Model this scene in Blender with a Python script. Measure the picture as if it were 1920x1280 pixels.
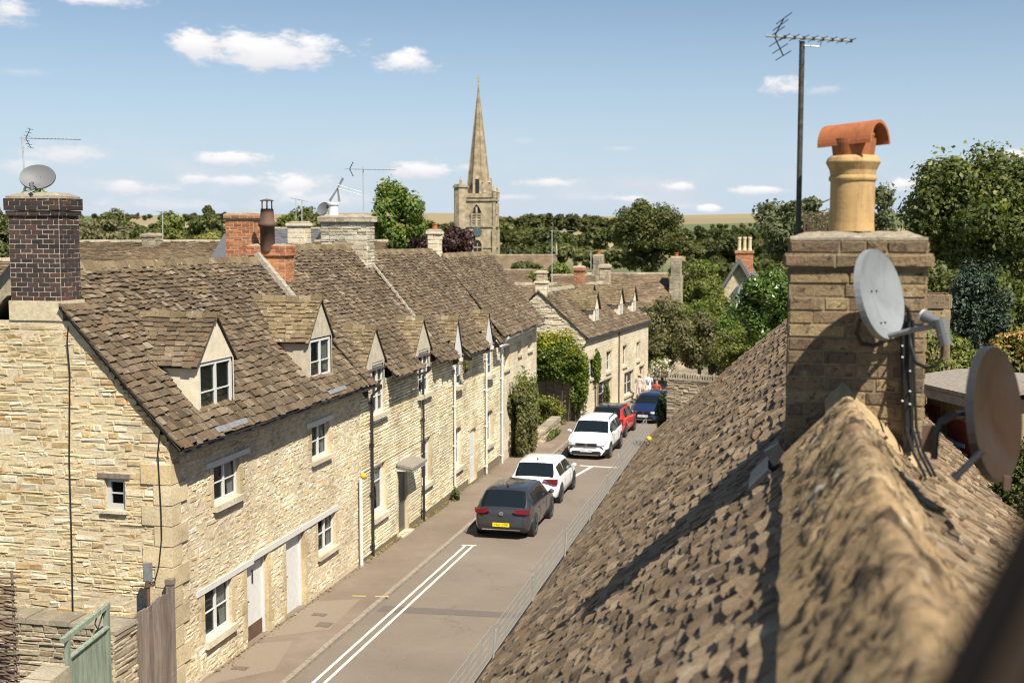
import bpy, math, random
from mathutils import Vector, Matrix, noise
for o in list(bpy.data.objects): bpy.data.objects.remove(o)
SC = bpy.context.scene
COL = SC.collection
V = Vector
rad = math.radians
# ------------------------------------------------------------ camera
FPX, YH, XV = 2250., 440., 1480.
PIT = math.atan((640-YH)/FPX)
YAW = math.atan((XV-960)*math.cos(PIT)/FPX)
CAM = V((0, 0, 8.7))
cd = bpy.data.cameras.new('camera'); cam = bpy.data.objects.new('camera', cd); COL.objects.link(cam)
cam.location = CAM; cam.rotation_euler = (math.pi/2-PIT, 0, YAW)
cd.sensor_width = 36; cd.lens = 36*FPX/1920; cd.clip_start = .05; cd.clip_end = 9000
cd.dof.use_dof = True; cd.dof.focus_distance = 16; cd.dof.aperture_fstop = 2.3
SC.camera = cam
SC.render.resolution_x = 1024; SC.render.resolution_y = 682
# ------------------------------------------------------------ sun, sky, exposure
SUN = V((.52, -.56, 1.0)).normalized()          # towards the sun
sd = bpy.data.lights.new('sun', 'SUN'); sd.energy = 5.0; sd.angle = rad(.5); sd.color = (1, .93, .80)
so = bpy.data.objects.new('sun', sd); COL.objects.link(so)
so.rotation_euler = SUN.to_track_quat('Z', 'Y').to_euler(); so.location = (20, -20, 60)
W = bpy.data.worlds.new('World'); SC.world = W; W.use_nodes = True
SC.view_settings.view_transform = 'Standard'; SC.view_settings.look = 'None'
SC.view_settings.exposure = .84; SC.view_settings.gamma = 1
SC.cycles.max_bounces = 6; SC.cycles.transparent_max_bounces = 10
SC.cycles.diffuse_bounces = 1; SC.cycles.filter_width = 1.05; SC.cycles.glossy_bounces = 2; SC.cycles.transmission_bounces = 3

def ray(x, y):
    f = V((-math.sin(YAW)*math.cos(PIT), math.cos(YAW)*math.cos(PIT), -math.sin(PIT)))
    r = V((math.cos(YAW), math.sin(YAW), 0)); u = r.cross(f)
    return f*FPX + r*(x-960) - u*(y-640)
def at(x, y, d):            # point seen at photo pixel x,y at camera depth d
    return CAM + ray(x, y)*(d/FPX)
def atX(x, y, v): r = ray(x, y); return CAM + r*((v-CAM.x)/r.x)
def atY(x, y, v): r = ray(x, y); return CAM + r*((v-CAM.y)/r.y)

def sky():
    nt = W.node_tree; nt.nodes.clear(); N = nt.nodes.new; L = nt.links.new
    out = N('ShaderNodeOutputWorld'); bg = N('ShaderNodeBackground'); L(bg.outputs[0], out.inputs[0])
    st = N('ShaderNodeTexSky'); st.sky_type = 'NISHITA'; st.sun_disc = False
    st.sun_elevation = math.asin(SUN.z); st.sun_rotation = math.atan2(SUN.x, SUN.y)
    st.air_density = 1.0; st.dust_density = .35; st.ozone_density = 2.2
    bg.inputs[1].default_value = .058
    tc = N('ShaderNodeTexCoord')
    def math_(op, a, b=None, c=None):
        m = N('ShaderNodeMath'); m.operation = op
        for i, q in enumerate((a, b, c)):
            if q is None: continue
            if isinstance(q, (int, float)): m.inputs[i].default_value = q
            else: L(q, m.inputs[i])
        return m.outputs[0]
    sp = N('ShaderNodeSeparateXYZ'); L(tc.outputs['Generated'], sp.inputs[0])
    az = math_('ARCTAN2', sp.outputs[0], sp.outputs[1]); el = math_('ARCSINE', sp.outputs[2])
    cb = N('ShaderNodeCombineXYZ'); L(az, cb.inputs[0]); L(el, cb.inputs[1])
    sc = N('ShaderNodeVectorMath'); sc.operation = 'MULTIPLY'; L(cb.outputs[0], sc.inputs[0]); sc.inputs[1].default_value = (1, 2.2, 1)
    def noi(s, d, r, v=sc.outputs[0]):
        n = N('ShaderNodeTexNoise'); n.inputs['Scale'].default_value = s; n.inputs['Detail'].default_value = d
        n.inputs['Roughness'].default_value = r; L(v, n.inputs['Vector']); return n.outputs['Fac']
    n1 = noi(34, 12, .66); n2 = noi(9, 4, .5)
    clouds = [(500,95,165,42,1.),(372,84,58,30,.85),(763,116,62,24,.75),(20,18,66,26,.55),(200,2,90,12,.6),(440,298,78,17,.7),
              (130,288,90,28,.42),(800,316,92,19,.85),(1468,165,48,22,.6),(1540,168,50,12,.25),(545,345,75,24,.7),
              (450,338,75,14,.6),(365,335,40,12,.5),(250,350,90,16,.5),(1270,350,42,13,.8),(1425,356,66,10,.7),(1040,342,90,12,.55),(1330,391,28,9,.8),
              (600,375,170,22,.35),(1130,370,120,12,.3),(40,310,60,20,.35),(1690,345,40,14,.75),(1880,290,70,10,.6),(1170,372,60,8,.5),(960,370,80,10,.35),
              (300,385,200,20,.3),(1240,388,90,9,.35),(30,135,70,9,.2),(1160,278,50,6,.25),(985,264,35,10,.2),(1500,385,60,10,.4)]
    tot = None; shade = None
    for (x, y, rx, ry, dn) in clouds:
        d = ray(x, y).normalized(); a0 = math.atan2(d.x, d.y); e0 = math.asin(d.z)
        s1 = N('ShaderNodeVectorMath'); s1.operation = 'SUBTRACT'; L(cb.outputs[0], s1.inputs[0]); s1.inputs[1].default_value = (a0, e0, 0)
        s2 = N('ShaderNodeVectorMath'); s2.operation = 'MULTIPLY'; L(s1.outputs[0], s2.inputs[0]); s2.inputs[1].default_value = (FPX/rx, FPX/ry, 0)
        s3 = N('ShaderNodeVectorMath'); s3.operation = 'LENGTH'; L(s2.outputs[0], s3.inputs[0])
        v = math_('SUBTRACT', 1.05, s3.outputs['Value'])
        v = math_('ADD', v, math_('MULTIPLY', math_('SUBTRACT', n1, .5), 2.6))
        v = math_('MULTIPLY', v, 1.15); v.node.use_clamp = True
        g = N('ShaderNodeMath'); g.operation = 'LESS_THAN'; L(s3.outputs['Value'], g.inputs[0]); g.inputs[1].default_value = 2.1
        v = math_('MULTIPLY', v, math_('MULTIPLY', g.outputs[0], min(1, dn*1.35)))
        sy = N('ShaderNodeSeparateXYZ'); L(s2.outputs[0], sy.inputs[0])
        h = math_('MULTIPLY', v, math_('MULTIPLY_ADD', sy.outputs[1], .5, .5))
        tot = v if tot is None else math_('MAXIMUM', tot, v)
        shade = h if shade is None else math_('MAXIMUM', shade, h)
    # thin wisps low over the horizon
    band = math_('MULTIPLY', math_('SUBTRACT', n2, .47), 3.5); band.node.use_clamp = True
    e1 = math_('SUBTRACT', 1, math_('ABSOLUTE', math_('DIVIDE', math_('SUBTRACT', el, .045), .05))); e1.node.use_clamp = True
    band = math_('MULTIPLY', math_('MULTIPLY', band, e1), .8)
    tot = math_('MAXIMUM', tot, band)
    sm = N('ShaderNodeMapRange'); sm.interpolation_type = 'SMOOTHSTEP'; L(tot, sm.inputs[0]); sm.inputs[2].default_value = .72
    cc = N('ShaderNodeMixRGB'); L(shade, cc.inputs[0]); cc.inputs[1].default_value = (7.2, 7.3, 7.9, 1); cc.inputs[2].default_value = (11.5, 11.3, 10.9, 1)
    hz = math_('POWER', math_('SUBTRACT', 1, math_('DIVIDE', math_('ABSOLUTE', el), .21)), 1.25); hz.node.use_clamp = True
    lo = N('ShaderNodeMixRGB'); L(math_('MULTIPLY', hz, .88), lo.inputs[0]); L(st.outputs[0], lo.inputs[1]); lo.inputs[2].default_value = (5.5, 6.75, 8.5, 1)
    mx = N('ShaderNodeMixRGB'); L(sm.outputs[0], mx.inputs[0]); L(lo.outputs[0], mx.inputs[1]); L(cc.outputs[0], mx.inputs[2])
    L(mx.outputs[0], bg.inputs[0])
sky()

# ------------------------------------------------------------ materials
MATS = {}
class NT:
    def __init__(s, name):
        s.m = bpy.data.materials.new(name); s.m.use_nodes = True; s.t = s.m.node_tree
        s.b = s.t.nodes['Principled BSDF']; s.out = s.t.nodes['Material Output']; MATS[name] = s.m
        s.tc = s.n('ShaderNodeTexCoord').outputs['Object']
    def n(s, k, **kw):
        q = s.t.nodes.new(k)
        for a, b in kw.items(): setattr(q, a, b)
        return q
    def l(s, a, b): s.t.links.new(a, b)
    def noise(s, sc, det=4, rough=.55, vec=None, stretch=None, dist=0):
        q = s.n('ShaderNodeTexNoise'); q.inputs['Scale'].default_value = sc; q.inputs['Detail'].default_value = det
        q.inputs['Roughness'].default_value = rough; q.inputs['Distortion'].default_value = dist
        v = vec or s.tc
        if stretch:
            m = s.n('ShaderNodeVectorMath', operation='MULTIPLY'); s.l(v, m.inputs[0]); m.inputs[1].default_value = stretch; v = m.outputs[0]
        s.l(v, q.inputs['Vector']); return q.outputs['Fac']
    def ramp(s, fac, stops, interp='LINEAR'):
        q = s.n('ShaderNodeValToRGB'); cr = q.color_ramp; cr.interpolation = interp
        while len(cr.elements) < len(stops): cr.elements.new(.5)
        for e, (p, c) in zip(cr.elements, stops):
            e.position = p; e.color = (c[0], c[1], c[2], 1) if not isinstance(c, (int, float)) else (c, c, c, 1)
        s.l(fac, q.inputs[0]); return q.outputs[0]
    def mix(s, f, a, b, mode='MIX'):
        q = s.n('ShaderNodeMixRGB', blend_type=mode)
        for i, w in enumerate((f, a, b)):
            if isinstance(w, (int, float)): q.inputs[i].default_value = w if i == 0 else (w, w, w, 1)
            elif isinstance(w, tuple): q.inputs[i].default_value = (*w, 1)
            else: s.l(w, q.inputs[i])
        return q.outputs[0]
    def mr(s, f, a, b, c=0, d=1):
        q = s.n('ShaderNodeMapRange'); s.l(f, q.inputs[0])
        for i, w in enumerate((a, b, c, d)): q.inputs[i+1].default_value = w
        return q.outputs[0]
    def island(s): return s.n('ShaderNodeNewGeometry').outputs['Random Per Island']
    def bump(s, h, d=.02, st=1):
        q = s.n('ShaderNodeBump'); q.inputs['Distance'].default_value = d; q.inputs['Strength'].default_value = st
        s.l(h, q.inputs['Height']); s.l(q.outputs[0], s.b.inputs['Normal'])
    def col(s, c): s.l(c, s.b.inputs['Base Color'])
    def rough(s, v): s.b.inputs['Roughness'].default_value = v

def plain(name, c, rough=.6, metal=0, var=.12, sc=6, bump=0, spec=None):
    t = NT(name); n = t.noise(sc, 5)
    t.col(t.mix(1, t.mr(n, .3, .7, 1-var, 1+var), c, 'MULTIPLY')) if var else None
    if not var: t.b.inputs['Base Color'].default_value = (*c, 1)
    t.rough(rough); t.b.inputs['Metallic'].default_value = metal
    if spec is not None: t.b.inputs['Specular IOR Level'].default_value = spec
    if bump: t.bump(t.noise(sc*6, 4), bump)
    return t.m

def stone(name, cols, big=.35, fine=30, bumpd=.012, pits=(.16, .12, .07), pitamt=.55, lich=0, dark=0, pt=(.58, .68)):
    t = NT(name); r = t.island()
    k = len(cols)
    c = t.ramp(r, [(i/(k-1), q) for i, q in enumerate(cols)])
    c = t.mix(1, c, t.mr(t.noise(.8, 3), .3, .7, 1-big, 1+big*.5), 'MULTIPLY')
    f = t.noise(fine, 6, .7)
    c = t.mix(1, c, t.mr(f, .3, .7, .72, 1.22), 'MULTIPLY')
    p = t.mr(t.noise(fine*.45, 5, .75, dist=.6), *pt)
    c = t.mix(t.mix(1, p, (pitamt,)*3, 'MULTIPLY'), c, pits)
    if lich:
        w = t.mr(t.noise(7, 6, .75), .60, .68); c = t.mix(t.mix(1, w, (lich,)*3, 'MULTIPLY'), c, (.55, .53, .45))
        y = t.mr(t.noise(2.3, 6, .8), .67, .74); c = t.mix(t.mix(1, y, (lich,)*3, 'MULTIPLY'), c, (.45, .33, .06))
    if dark:
        w = t.mr(t.noise(.6, 5, .7, stretch=(1, 1, .5)), .52, .72); c = t.mix(t.mix(1, w, (dark,)*3, 'MULTIPLY'), c, (.10, .085, .065))
    t.col(c); t.rough(.92); t.b.inputs['Specular IOR Level'].default_value = .2
    t.bump(t.noise(fine, 8, .75), bumpd, .9)
    return t.m

stone('gable_stone', [(.52,.40,.23),(.60,.47,.28),(.66,.53,.33),(.55,.43,.25),(.64,.53,.35),(.58,.45,.25),(.53,.35,.16),(.62,.49,.31),(.76,.68,.53),(.56,.44,.27),(.68,.57,.40)], fine=22, bumpd=.03, pitamt=.45, dark=.25)
stone('facade_stone', [(.56,.46,.32),(.66,.56,.40),(.60,.46,.26),(.70,.61,.46),(.53,.43,.30),(.64,.52,.33),(.76,.69,.55),(.62,.49,.31),(.67,.57,.42),(.72,.64,.50)], fine=26, bumpd=.02, dark=.22)
stone('coursed_stone', [(.70,.61,.43),(.64,.53,.34),(.76,.69,.53),(.61,.49,.29),(.72,.63,.44),(.67,.58,.41)], fine=26, bumpd=.015, pitamt=.35)
stone('ashlar', [(.58,.50,.36),(.64,.56,.42),(.60,.51,.37),(.66,.59,.45)], fine=14, bumpd=.006, pitamt=.3, big=.2)
stone('quoin', [(.56,.46,.30),(.62,.51,.33),(.54,.42,.24),(.64,.54,.37)], fine=22, bumpd=.014, pitamt=.5)
stone('sill_stone', [(.52,.45,.33),(.58,.51,.38)], fine=25, bumpd=.01, pitamt=.6)
stone('far_stone', [(.48,.40,.27),(.56,.48,.33),(.52,.42,.27)], fine=3, bumpd=.05, pitamt=.35)
stone('church_stone', [(.32,.265,.18),(.38,.315,.215),(.34,.275,.18)], fine=1.3, bumpd=.08, pitamt=.3, dark=.35)
stone('spire_stone', [(.26,.21,.14),(.31,.25,.165),(.28,.22,.145)], fine=1.2, bumpd=.08, pitamt=.35, pits=(.4,.35,.26))
stone('white_rubble', [(.46,.41,.31),(.34,.29,.21),(.60,.56,.46),(.42,.36,.26),(.54,.49,.38)], fine=20, bumpd=.03, pitamt=.5)
stone('wall_rubble', [(.40,.32,.22),(.50,.42,.30),(.35,.27,.19),(.55,.47,.35),(.44,.33,.21)], fine=16, bumpd=.03, pitamt=.6, dark=.4)
stone('near_block', [(.27,.195,.11),(.34,.245,.13),(.20,.145,.095),(.30,.21,.12),(.14,.10,.075),(.36,.27,.15),(.24,.17,.10)], fine=48, bumpd=.02, pits=(.05,.035,.025), pitamt=.85, lich=.5, dark=.3, pt=(.54,.63))
stone('ridge_stone', [(.31,.215,.12),(.42,.30,.17),(.24,.165,.095),(.37,.255,.135)], fine=13, bumpd=.035, pits=(.055,.04,.024), pitamt=.95, lich=.7, pt=(.50, .60))
stone('black_brick', [(.045,.035,.035),(.07,.045,.038),(.035,.03,.032),(.09,.055,.045),(.055,.04,.036),(.12,.06,.045)], fine=30, bumpd=.006, pits=(.03,.025,.02), pitamt=.3)
stone('red_brick', [(.42,.17,.07),(.50,.21,.085),(.34,.12,.055),(.46,.20,.09),(.28,.10,.055),(.52,.25,.12)], fine=30, bumpd=.008, pits=(.15,.07,.04), pitamt=.4)
stone('cope_stone', [(.30,.26,.19),(.36,.31,.23),(.26,.22,.16)], fine=26, bumpd=.02, pitamt=.7, lich=.7)
stone('stone_tile', [(.120,.085,.054),(.165,.12,.076),(.082,.06,.04),(.14,.10,.062),(.21,.16,.11),(.108,.08,.056),(.155,.105,.062),(.09,.068,.048),(.25,.20,.145)], fine=24, bumpd=.02, pits=(.06,.045,.03), pitamt=.8, lich=.45, big=.3)
stone('lichen_tile', [(.17,.125,.07),(.23,.175,.10),(.13,.095,.055),(.27,.21,.13)], fine=20, bumpd=.02, pits=(.08,.06,.045), pitamt=.7, lich=.8, big=.25)
stone('near_tile', [(.215,.15,.09),(.28,.20,.125),(.155,.11,.07),(.25,.17,.10),(.34,.255,.165),(.20,.145,.095),(.12,.088,.06)], fine=34, bumpd=.014, pits=(.07,.055,.045), pitamt=.7, lich=.4, big=.3)
stone('far_tile', [(.16,.115,.075),(.20,.145,.09),(.13,.095,.06),(.23,.175,.11)], fine=6, bumpd=.02, pitamt=.4, lich=.2)
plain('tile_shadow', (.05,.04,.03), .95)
plain('mortar', (.60,.50,.34), .95, var=.2, sc=14, bump=.02)
plain('mortar_pale', (.58,.49,.34), .95, var=.2, sc=14, bump=.02)
plain('mortar_brick', (.45,.41,.33), .95, var=.2, sc=14, bump=.01)
plain('mortar_near', (.24,.18,.105), .95, var=.3, sc=20, bump=.01)
plain('mortar_dark', (.17,.13,.08), .95, var=.2, sc=14)
plain('flashing', (.36,.32,.255), .9, var=.3, sc=12, bump=.02)
plain('render', (.64,.56,.42), .9, var=.12, sc=5, bump=.006)
plain('render_grey', (.44,.39,.30), .9, var=.18, sc=6, bump=.006)
plain('white_paint', (.60,.60,.58), .45, var=.04, sc=8)
plain('white_board', (.60,.595,.58), .5, var=.08, sc=8)
plain('lintel_paint', (.56,.54,.51), .7, var=.08, sc=8, bump=.003)
plain('grey_paint', (.42,.43,.43), .55, var=.05)
plain('dark_door', (.07,.075,.08), .4, var=.05)
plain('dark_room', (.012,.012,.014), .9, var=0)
plain('curtain', (.72,.68,.60), .95, var=.1, sc=10)
plain('black_iron', (.02,.02,.022), .45, var=.2, sc=20)
plain('pale_pipe', (.62,.61,.57), .5, var=.08)
plain('lead', (.17,.175,.18), .6, var=.25, sc=7)
plain('slate', (.13,.13,.135), .7, var=.2, sc=12, bump=.01)

plain('brown_wood', (.10,.055,.035), .8, var=.3, sc=3)



plain('buff_pale', (.33,.24,.13), .85, var=.2, sc=12, bump=.003)
plain('buff_pot', (.52,.42,.26), .85)
plain('dish_dark', (.12,.125,.13), .6, var=.1, sc=3)

plain('lnb_grey', (.11,.115,.12), .5, var=.06)
plain('alloy', (.55,.55,.54), .35, .8, var=.1)
plain('rusty_mast', (.055,.05,.045), .7, .3, var=.5, sc=40)
plain('plastic_black', (.015,.015,.016), .4, var=0)
plain('tyre', (.018,.018,.018), .85, var=0)
plain('rim_metal', (.30,.30,.31), .35, .7, var=0)
plain('chrome', (.70,.70,.72), .18, 1, var=0)
plain('kerb_stone', (.25,.21,.165), .9, var=.25, sc=10, bump=.01)
plain('road_paint', (.70,.66,.56), .8, var=.25, sc=25)
plain('skin', (.48,.30,.22), .6, var=0)
plain('hair', (.12,.08,.05), .8, var=0)
plain('shirt_white', (.78,.78,.80), .8, var=.03)
plain('cloth_rust', (.33,.07,.05), .85, var=.1)
plain('cloth_pink', (.60,.47,.44), .85, var=.2, sc=30)
plain('cloth_navy', (.05,.07,.12), .85, var=.1)
plain('cloth_straw', (.55,.34,.12), .85, var=.1)
plain('cloth_blue', (.20,.30,.42), .7, var=.1)
plain('yellow_ball', (.75,.60,.03), .6, var=.1)
plain('kerb_yellow', (.50,.40,.12), .8, var=.2, sc=20)
plain('amber', (.75,.38,.02), .5, var=.1)
plain('red_door', (.25,.045,.022), .6, var=.3, sc=14)
plain('beige_board', (.24,.19,.11), .7, var=.1)
plain('pale_shingle', (.24,.21,.17), .85, var=.3, sc=20, bump=.01)
plain('bark', (.12,.09,.065), .9, var=.3, sc=10, bump=.02)
plain('clock_blue', (.055,.085,.11), .5, var=.05)
plain('gold', (.6,.42,.1), .4, .6, var=0)
plain('frame_dark', (.006,.005,.005), .95, var=0, spec=.05)
plain('frame_inner', (.02,.014,.010), .9, var=0, spec=.1)
plain('wicker', (.12,.075,.055), .85, var=.4, sc=9, bump=.01)
plain('galv', (.50,.50,.48), .45, .5, var=.1)
plain('iron_cover', (.14,.105,.085), .8, var=.3, sc=40)
def streaky(name, c0, dirt, amt, rough, sc=9, speck=None, bump=.002):
    t = NT(name); c = t.mix(1, t.mr(t.noise(sc, 6, .7), .3, .7, .78, 1.18), c0, 'MULTIPLY')
    s = t.mr(t.noise(sc*2.2, 5, .7, stretch=(1,1,.16)), .50, .70, 0, amt); c = t.mix(s, c, dirt)
    s = t.mr(t.noise(sc*.5, 6, .8), .56, .70, 0, amt); c = t.mix(s, c, dirt)
    if speck: c = t.mix(t.mr(t.noise(sc*7, 3, .7), .66, .70, 0, .7), c, speck)
    t.col(c); t.rough(rough); t.b.inputs['Specular IOR Level'].default_value = .25; t.bump(t.noise(sc*8, 4), bump)
streaky('buff_clay', (.43,.28,.125), (.17,.11,.06), .5, .9, 7, None, .0015)
streaky('terracotta', (.34,.115,.045), (.12,.05,.03), .5, .9, 8, None, .0015)
streaky('dish_grey', (.20,.215,.225), (.12,.12,.11), .5, .5, 5, (.34,.34,.32), .0005)
def planks(name, a, b, rough, d):
    t = NT(name); c = t.mix(t.island(), a, b); c = t.mix(1, c, t.mr(t.noise(14, 5, .7, stretch=(1,1,.12)), .3, .7, .6, 1.3), 'MULTIPLY')
    c = t.mix(t.mr(t.noise(2.5, 5, .7), .58, .72, 0, .5), c, d); t.col(c); t.rough(rough); t.bump(t.noise(20, 4, .6, stretch=(1,1,.1)), .006)
planks('old_wood', (.13,.10,.08), (.22,.175,.145), .9, (.30,.27,.24)); planks('sage_paint', (.19,.23,.175), (.215,.26,.20), .6, (.26,.29,.23))
def tarmac():
    t = NT('asphalt'); c = t.ramp(t.noise(.35, 6, .65), [(.3, (.15,.122,.094)), (.6, (.185,.15,.117)), (.8, (.215,.178,.14))])
    c = t.mix(1, c, t.mr(t.noise(60, 3, .8), .3, .7, .82, 1.2), 'MULTIPLY')
    c = t.mix(t.mr(t.noise(1.1, 7, .8, stretch=(1, .35, 1)), .60, .66, 0, .35), c, (.09,.075,.06))
    vo = t.n('ShaderNodeTexVoronoi'); vo.feature = 'DISTANCE_TO_EDGE'; vo.inputs['Scale'].default_value = .55
    wv = t.n('ShaderNodeVectorMath', operation='ADD'); nn = t.n('ShaderNodeTexNoise'); nn.inputs['Scale'].default_value = 1.5; nn.inputs['Detail'].default_value = 6; t.l(t.tc, nn.inputs['Vector']); t.l(nn.outputs['Color'], wv.inputs[0]); t.l(t.tc, wv.inputs[1]); t.l(wv.outputs[0], vo.inputs['Vector'])
    c = t.mix(t.mix(1, t.mr(vo.outputs['Distance'], 0, .012, .4, 0), t.mr(t.noise(.25, 2), .45, .6), 'MULTIPLY'), c, (.06,.05,.04))
    c = t.mix(t.mr(t.noise(16, 2, .5), .70, .74, 0, .5), c, (.33,.28,.22))
    t.col(c); t.rough(.92); t.bump(t.noise(90, 3), .006)
    t = NT('footway'); c = t.ramp(t.noise(.6, 6, .7), [(.3, (.15,.112,.082)), (.55, (.19,.145,.107)), (.8, (.235,.19,.147))])
    c = t.mix(1, c, t.mr(t.noise(60, 3, .8), .3, .7, .85, 1.15), 'MULTIPLY')
    t.col(c); t.rough(.92); t.bump(t.noise(60, 3), .006)
    t = NT('footway_patch'); t.col(t.mix(1, t.mr(t.noise(50, 4), .3, .7, .85, 1.15), (.215,.17,.125), 'MULTIPLY')); t.rough(.9)
    t = NT('road_patch'); t.col(t.mix(1, t.mr(t.noise(50, 4), .3, .7, .85, 1.15), (.12,.10,.085), 'MULTIPLY')); t.rough(.9)
    t = NT('rust_dish'); g = t.noise(4, 5, .6, stretch=(1, 1, .5))
    c = t.ramp(g, [(.3, (.022,.013,.008)), (.45, (.034,.019,.011)), (.6, (.036,.024,.018)), (.75, (.045,.034,.028))])
    t.col(c); t.rough(.7); t.b.inputs['Specular IOR Level'].default_value = .15; t.bump(t.noise(40), .002)
    t = NT('land'); v = t.n('ShaderNodeTexVoronoi'); v.inputs['Scale'].default_value = .0042; t.l(t.tc, v.inputs['Vector'])
    hs = t.n('ShaderNodeSeparateColor'); t.l(v.outputs['Color'], hs.inputs[0])
    c = t.ramp(hs.outputs[0], [(0, (.24,.185,.09)), (.3, (.29,.23,.125)), (.5, (.20,.165,.085)), (.62, (.09,.11,.035)), (.8, (.23,.18,.10)), (1, (.07,.09,.03))], 'CONSTANT')
    gr = t.ramp(t.noise(.3, 6), [(.3, (.06,.08,.025)), (.7, (.13,.13,.05))])
    p = t.n('ShaderNodeSeparateXYZ'); t.l(t.tc, p.inputs[0])
    c = t.mix(t.mr(p.outputs[1], 560, 760), gr, c)
    t.col(c); t.rough(1)
tarmac()
def leaf(name, a, b, trans=.35, scn=1.2, rough=.55, tint=None):
    t = NT(name); r = t.island()
    c = t.mix(r, a, b); c = t.mix(1, c, t.mr(t.noise(scn, 4, .6), .3, .7, .6, 1.35), 'MULTIPLY')
    if tint: c = t.mix(t.mr(t.noise(tint[0], 3, .6), .42, .62, 0, .8), c, t.mix(r, tint[1], tint[2]))
    t.col(c); t.rough(rough); t.b.inputs['Specular IOR Level'].default_value = .35
    tr = t.n('ShaderNodeBsdfTranslucent'); t.l(t.mix(1, c, (1.3, 1.5, .5), 'MULTIPLY'), tr.inputs[0])
    mx = t.n('ShaderNodeMixShader'); mx.inputs[0].default_value = trans
    t.l(t.b.outputs[0], mx.inputs[1]); t.l(tr.outputs[0], mx.inputs[2]); t.l(mx.outputs[0], t.out.inputs[0])
leaf('leaf_walnut', (.075,.13,.018), (.17,.23,.04))
leaf('leaf_oak', (.055,.075,.016), (.14,.155,.038), scn=.6)
leaf('leaf_wood', (.035,.048,.013), (.095,.105,.028), scn=.06, tint=(.035, (.09,.10,.025), (.17,.165,.05)))
leaf('leaf_mid', (.045,.06,.017), (.125,.135,.036), scn=.3, tint=(.25, (.08,.09,.025), (.16,.16,.05)))
leaf('leaf_yellow', (.17,.18,.035), (.27,.25,.06))
leaf('leaf_purple', (.028,.014,.014), (.075,.032,.028), trans=.15)
leaf('leaf_willow', (.07,.085,.04), (.15,.16,.075))
leaf('leaf_olive', (.10,.10,.04), (.20,.18,.085), scn=.5)
leaf('leaf_conifer', (.02,.036,.02), (.055,.08,.045), trans=.1)
leaf('leaf_laurel', (.045,.085,.014), (.13,.19,.035), trans=.2, rough=.3)
leaf('leaf_ivy', (.05,.09,.012), (.16,.20,.025), rough=.4)
leaf('leaf_ivy_top', (.22,.22,.015), (.36,.33,.03), rough=.4)
leaf('leaf_dark_ivy', (.018,.035,.014), (.055,.08,.03), rough=.4, trans=.15)
leaf('leaf_shrub', (.085,.095,.03), (.18,.165,.07))
leaf('leaf_hedge', (.07,.10,.014), (.17,.20,.035), tint=(.5, (.13,.14,.03), (.24,.23,.07)))
leaf('leaf_orange', (.42,.20,.06), (.55,.32,.12))
leaf('leaf_blossom', (.60,.52,.48), (.75,.68,.62))
leaf('leaf_weed', (.07,.10,.02), (.17,.20,.06))
leaf('leaf_dry', (.22,.18,.09), (.32,.27,.14))
def glass():
    t = NT('window_glass'); t.b.inputs['Base Color'].default_value = (.02,.022,.025,1); t.rough(.04); t.b.inputs['Specular IOR Level'].default_value = .8
    tr = t.n('ShaderNodeBsdfTransparent'); tr.inputs[0].default_value = (.82,.85,.85,1)
    mx = t.n('ShaderNodeMixShader'); fr = t.n('ShaderNodeLayerWeight'); fr.inputs[0].default_value = .5
    t.l(t.mr(fr.outputs['Facing'], .35, 1, .07, .7), mx.inputs[0]); t.l(tr.outputs[0], mx.inputs[1]); t.l(t.b.outputs[0], mx.inputs[2]); t.l(mx.outputs[0], t.out.inputs[0])
    t = NT('car_glass'); t.b.inputs['Base Color'].default_value = (.008,.011,.013,1); t.rough(.06); t.b.inputs['Specular IOR Level'].default_value = .6
    t = NT('mesh_wire'); t.b.inputs['Base Color'].default_value = (.27,.26,.24,1); t.rough(.5)
    for nm, c, me in (('paint_grey', (.045,.047,.052), .5), ('paint_white', (.78,.78,.79), 0), ('paint_red', (.62,.018,.012), 0), ('paint_navy', (.012,.025,.085), .3), ('paint_black', (.012,.012,.014), 0)):
        t = NT(nm); t.b.inputs['Base Color'].default_value = (*c, 1); t.rough(.35); t.b.inputs['Metallic'].default_value = me
        t.b.inputs['Coat Weight'].default_value = .8; t.b.inputs['Coat Roughness'].default_value = .06
        t.bump(t.noise(1.5, 2), .004, .3)
    for nm, c in (('lamp_red', (.12,.004,.006)), ('lamp_clear', (.45,.46,.48)), ('plate_yellow', (.85,.62,.01)), ('plate_white', (.82,.82,.80))):
        t = NT(nm); t.b.inputs['Base Color'].default_value = (*c, 1); t.rough(.2)
glass()
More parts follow.
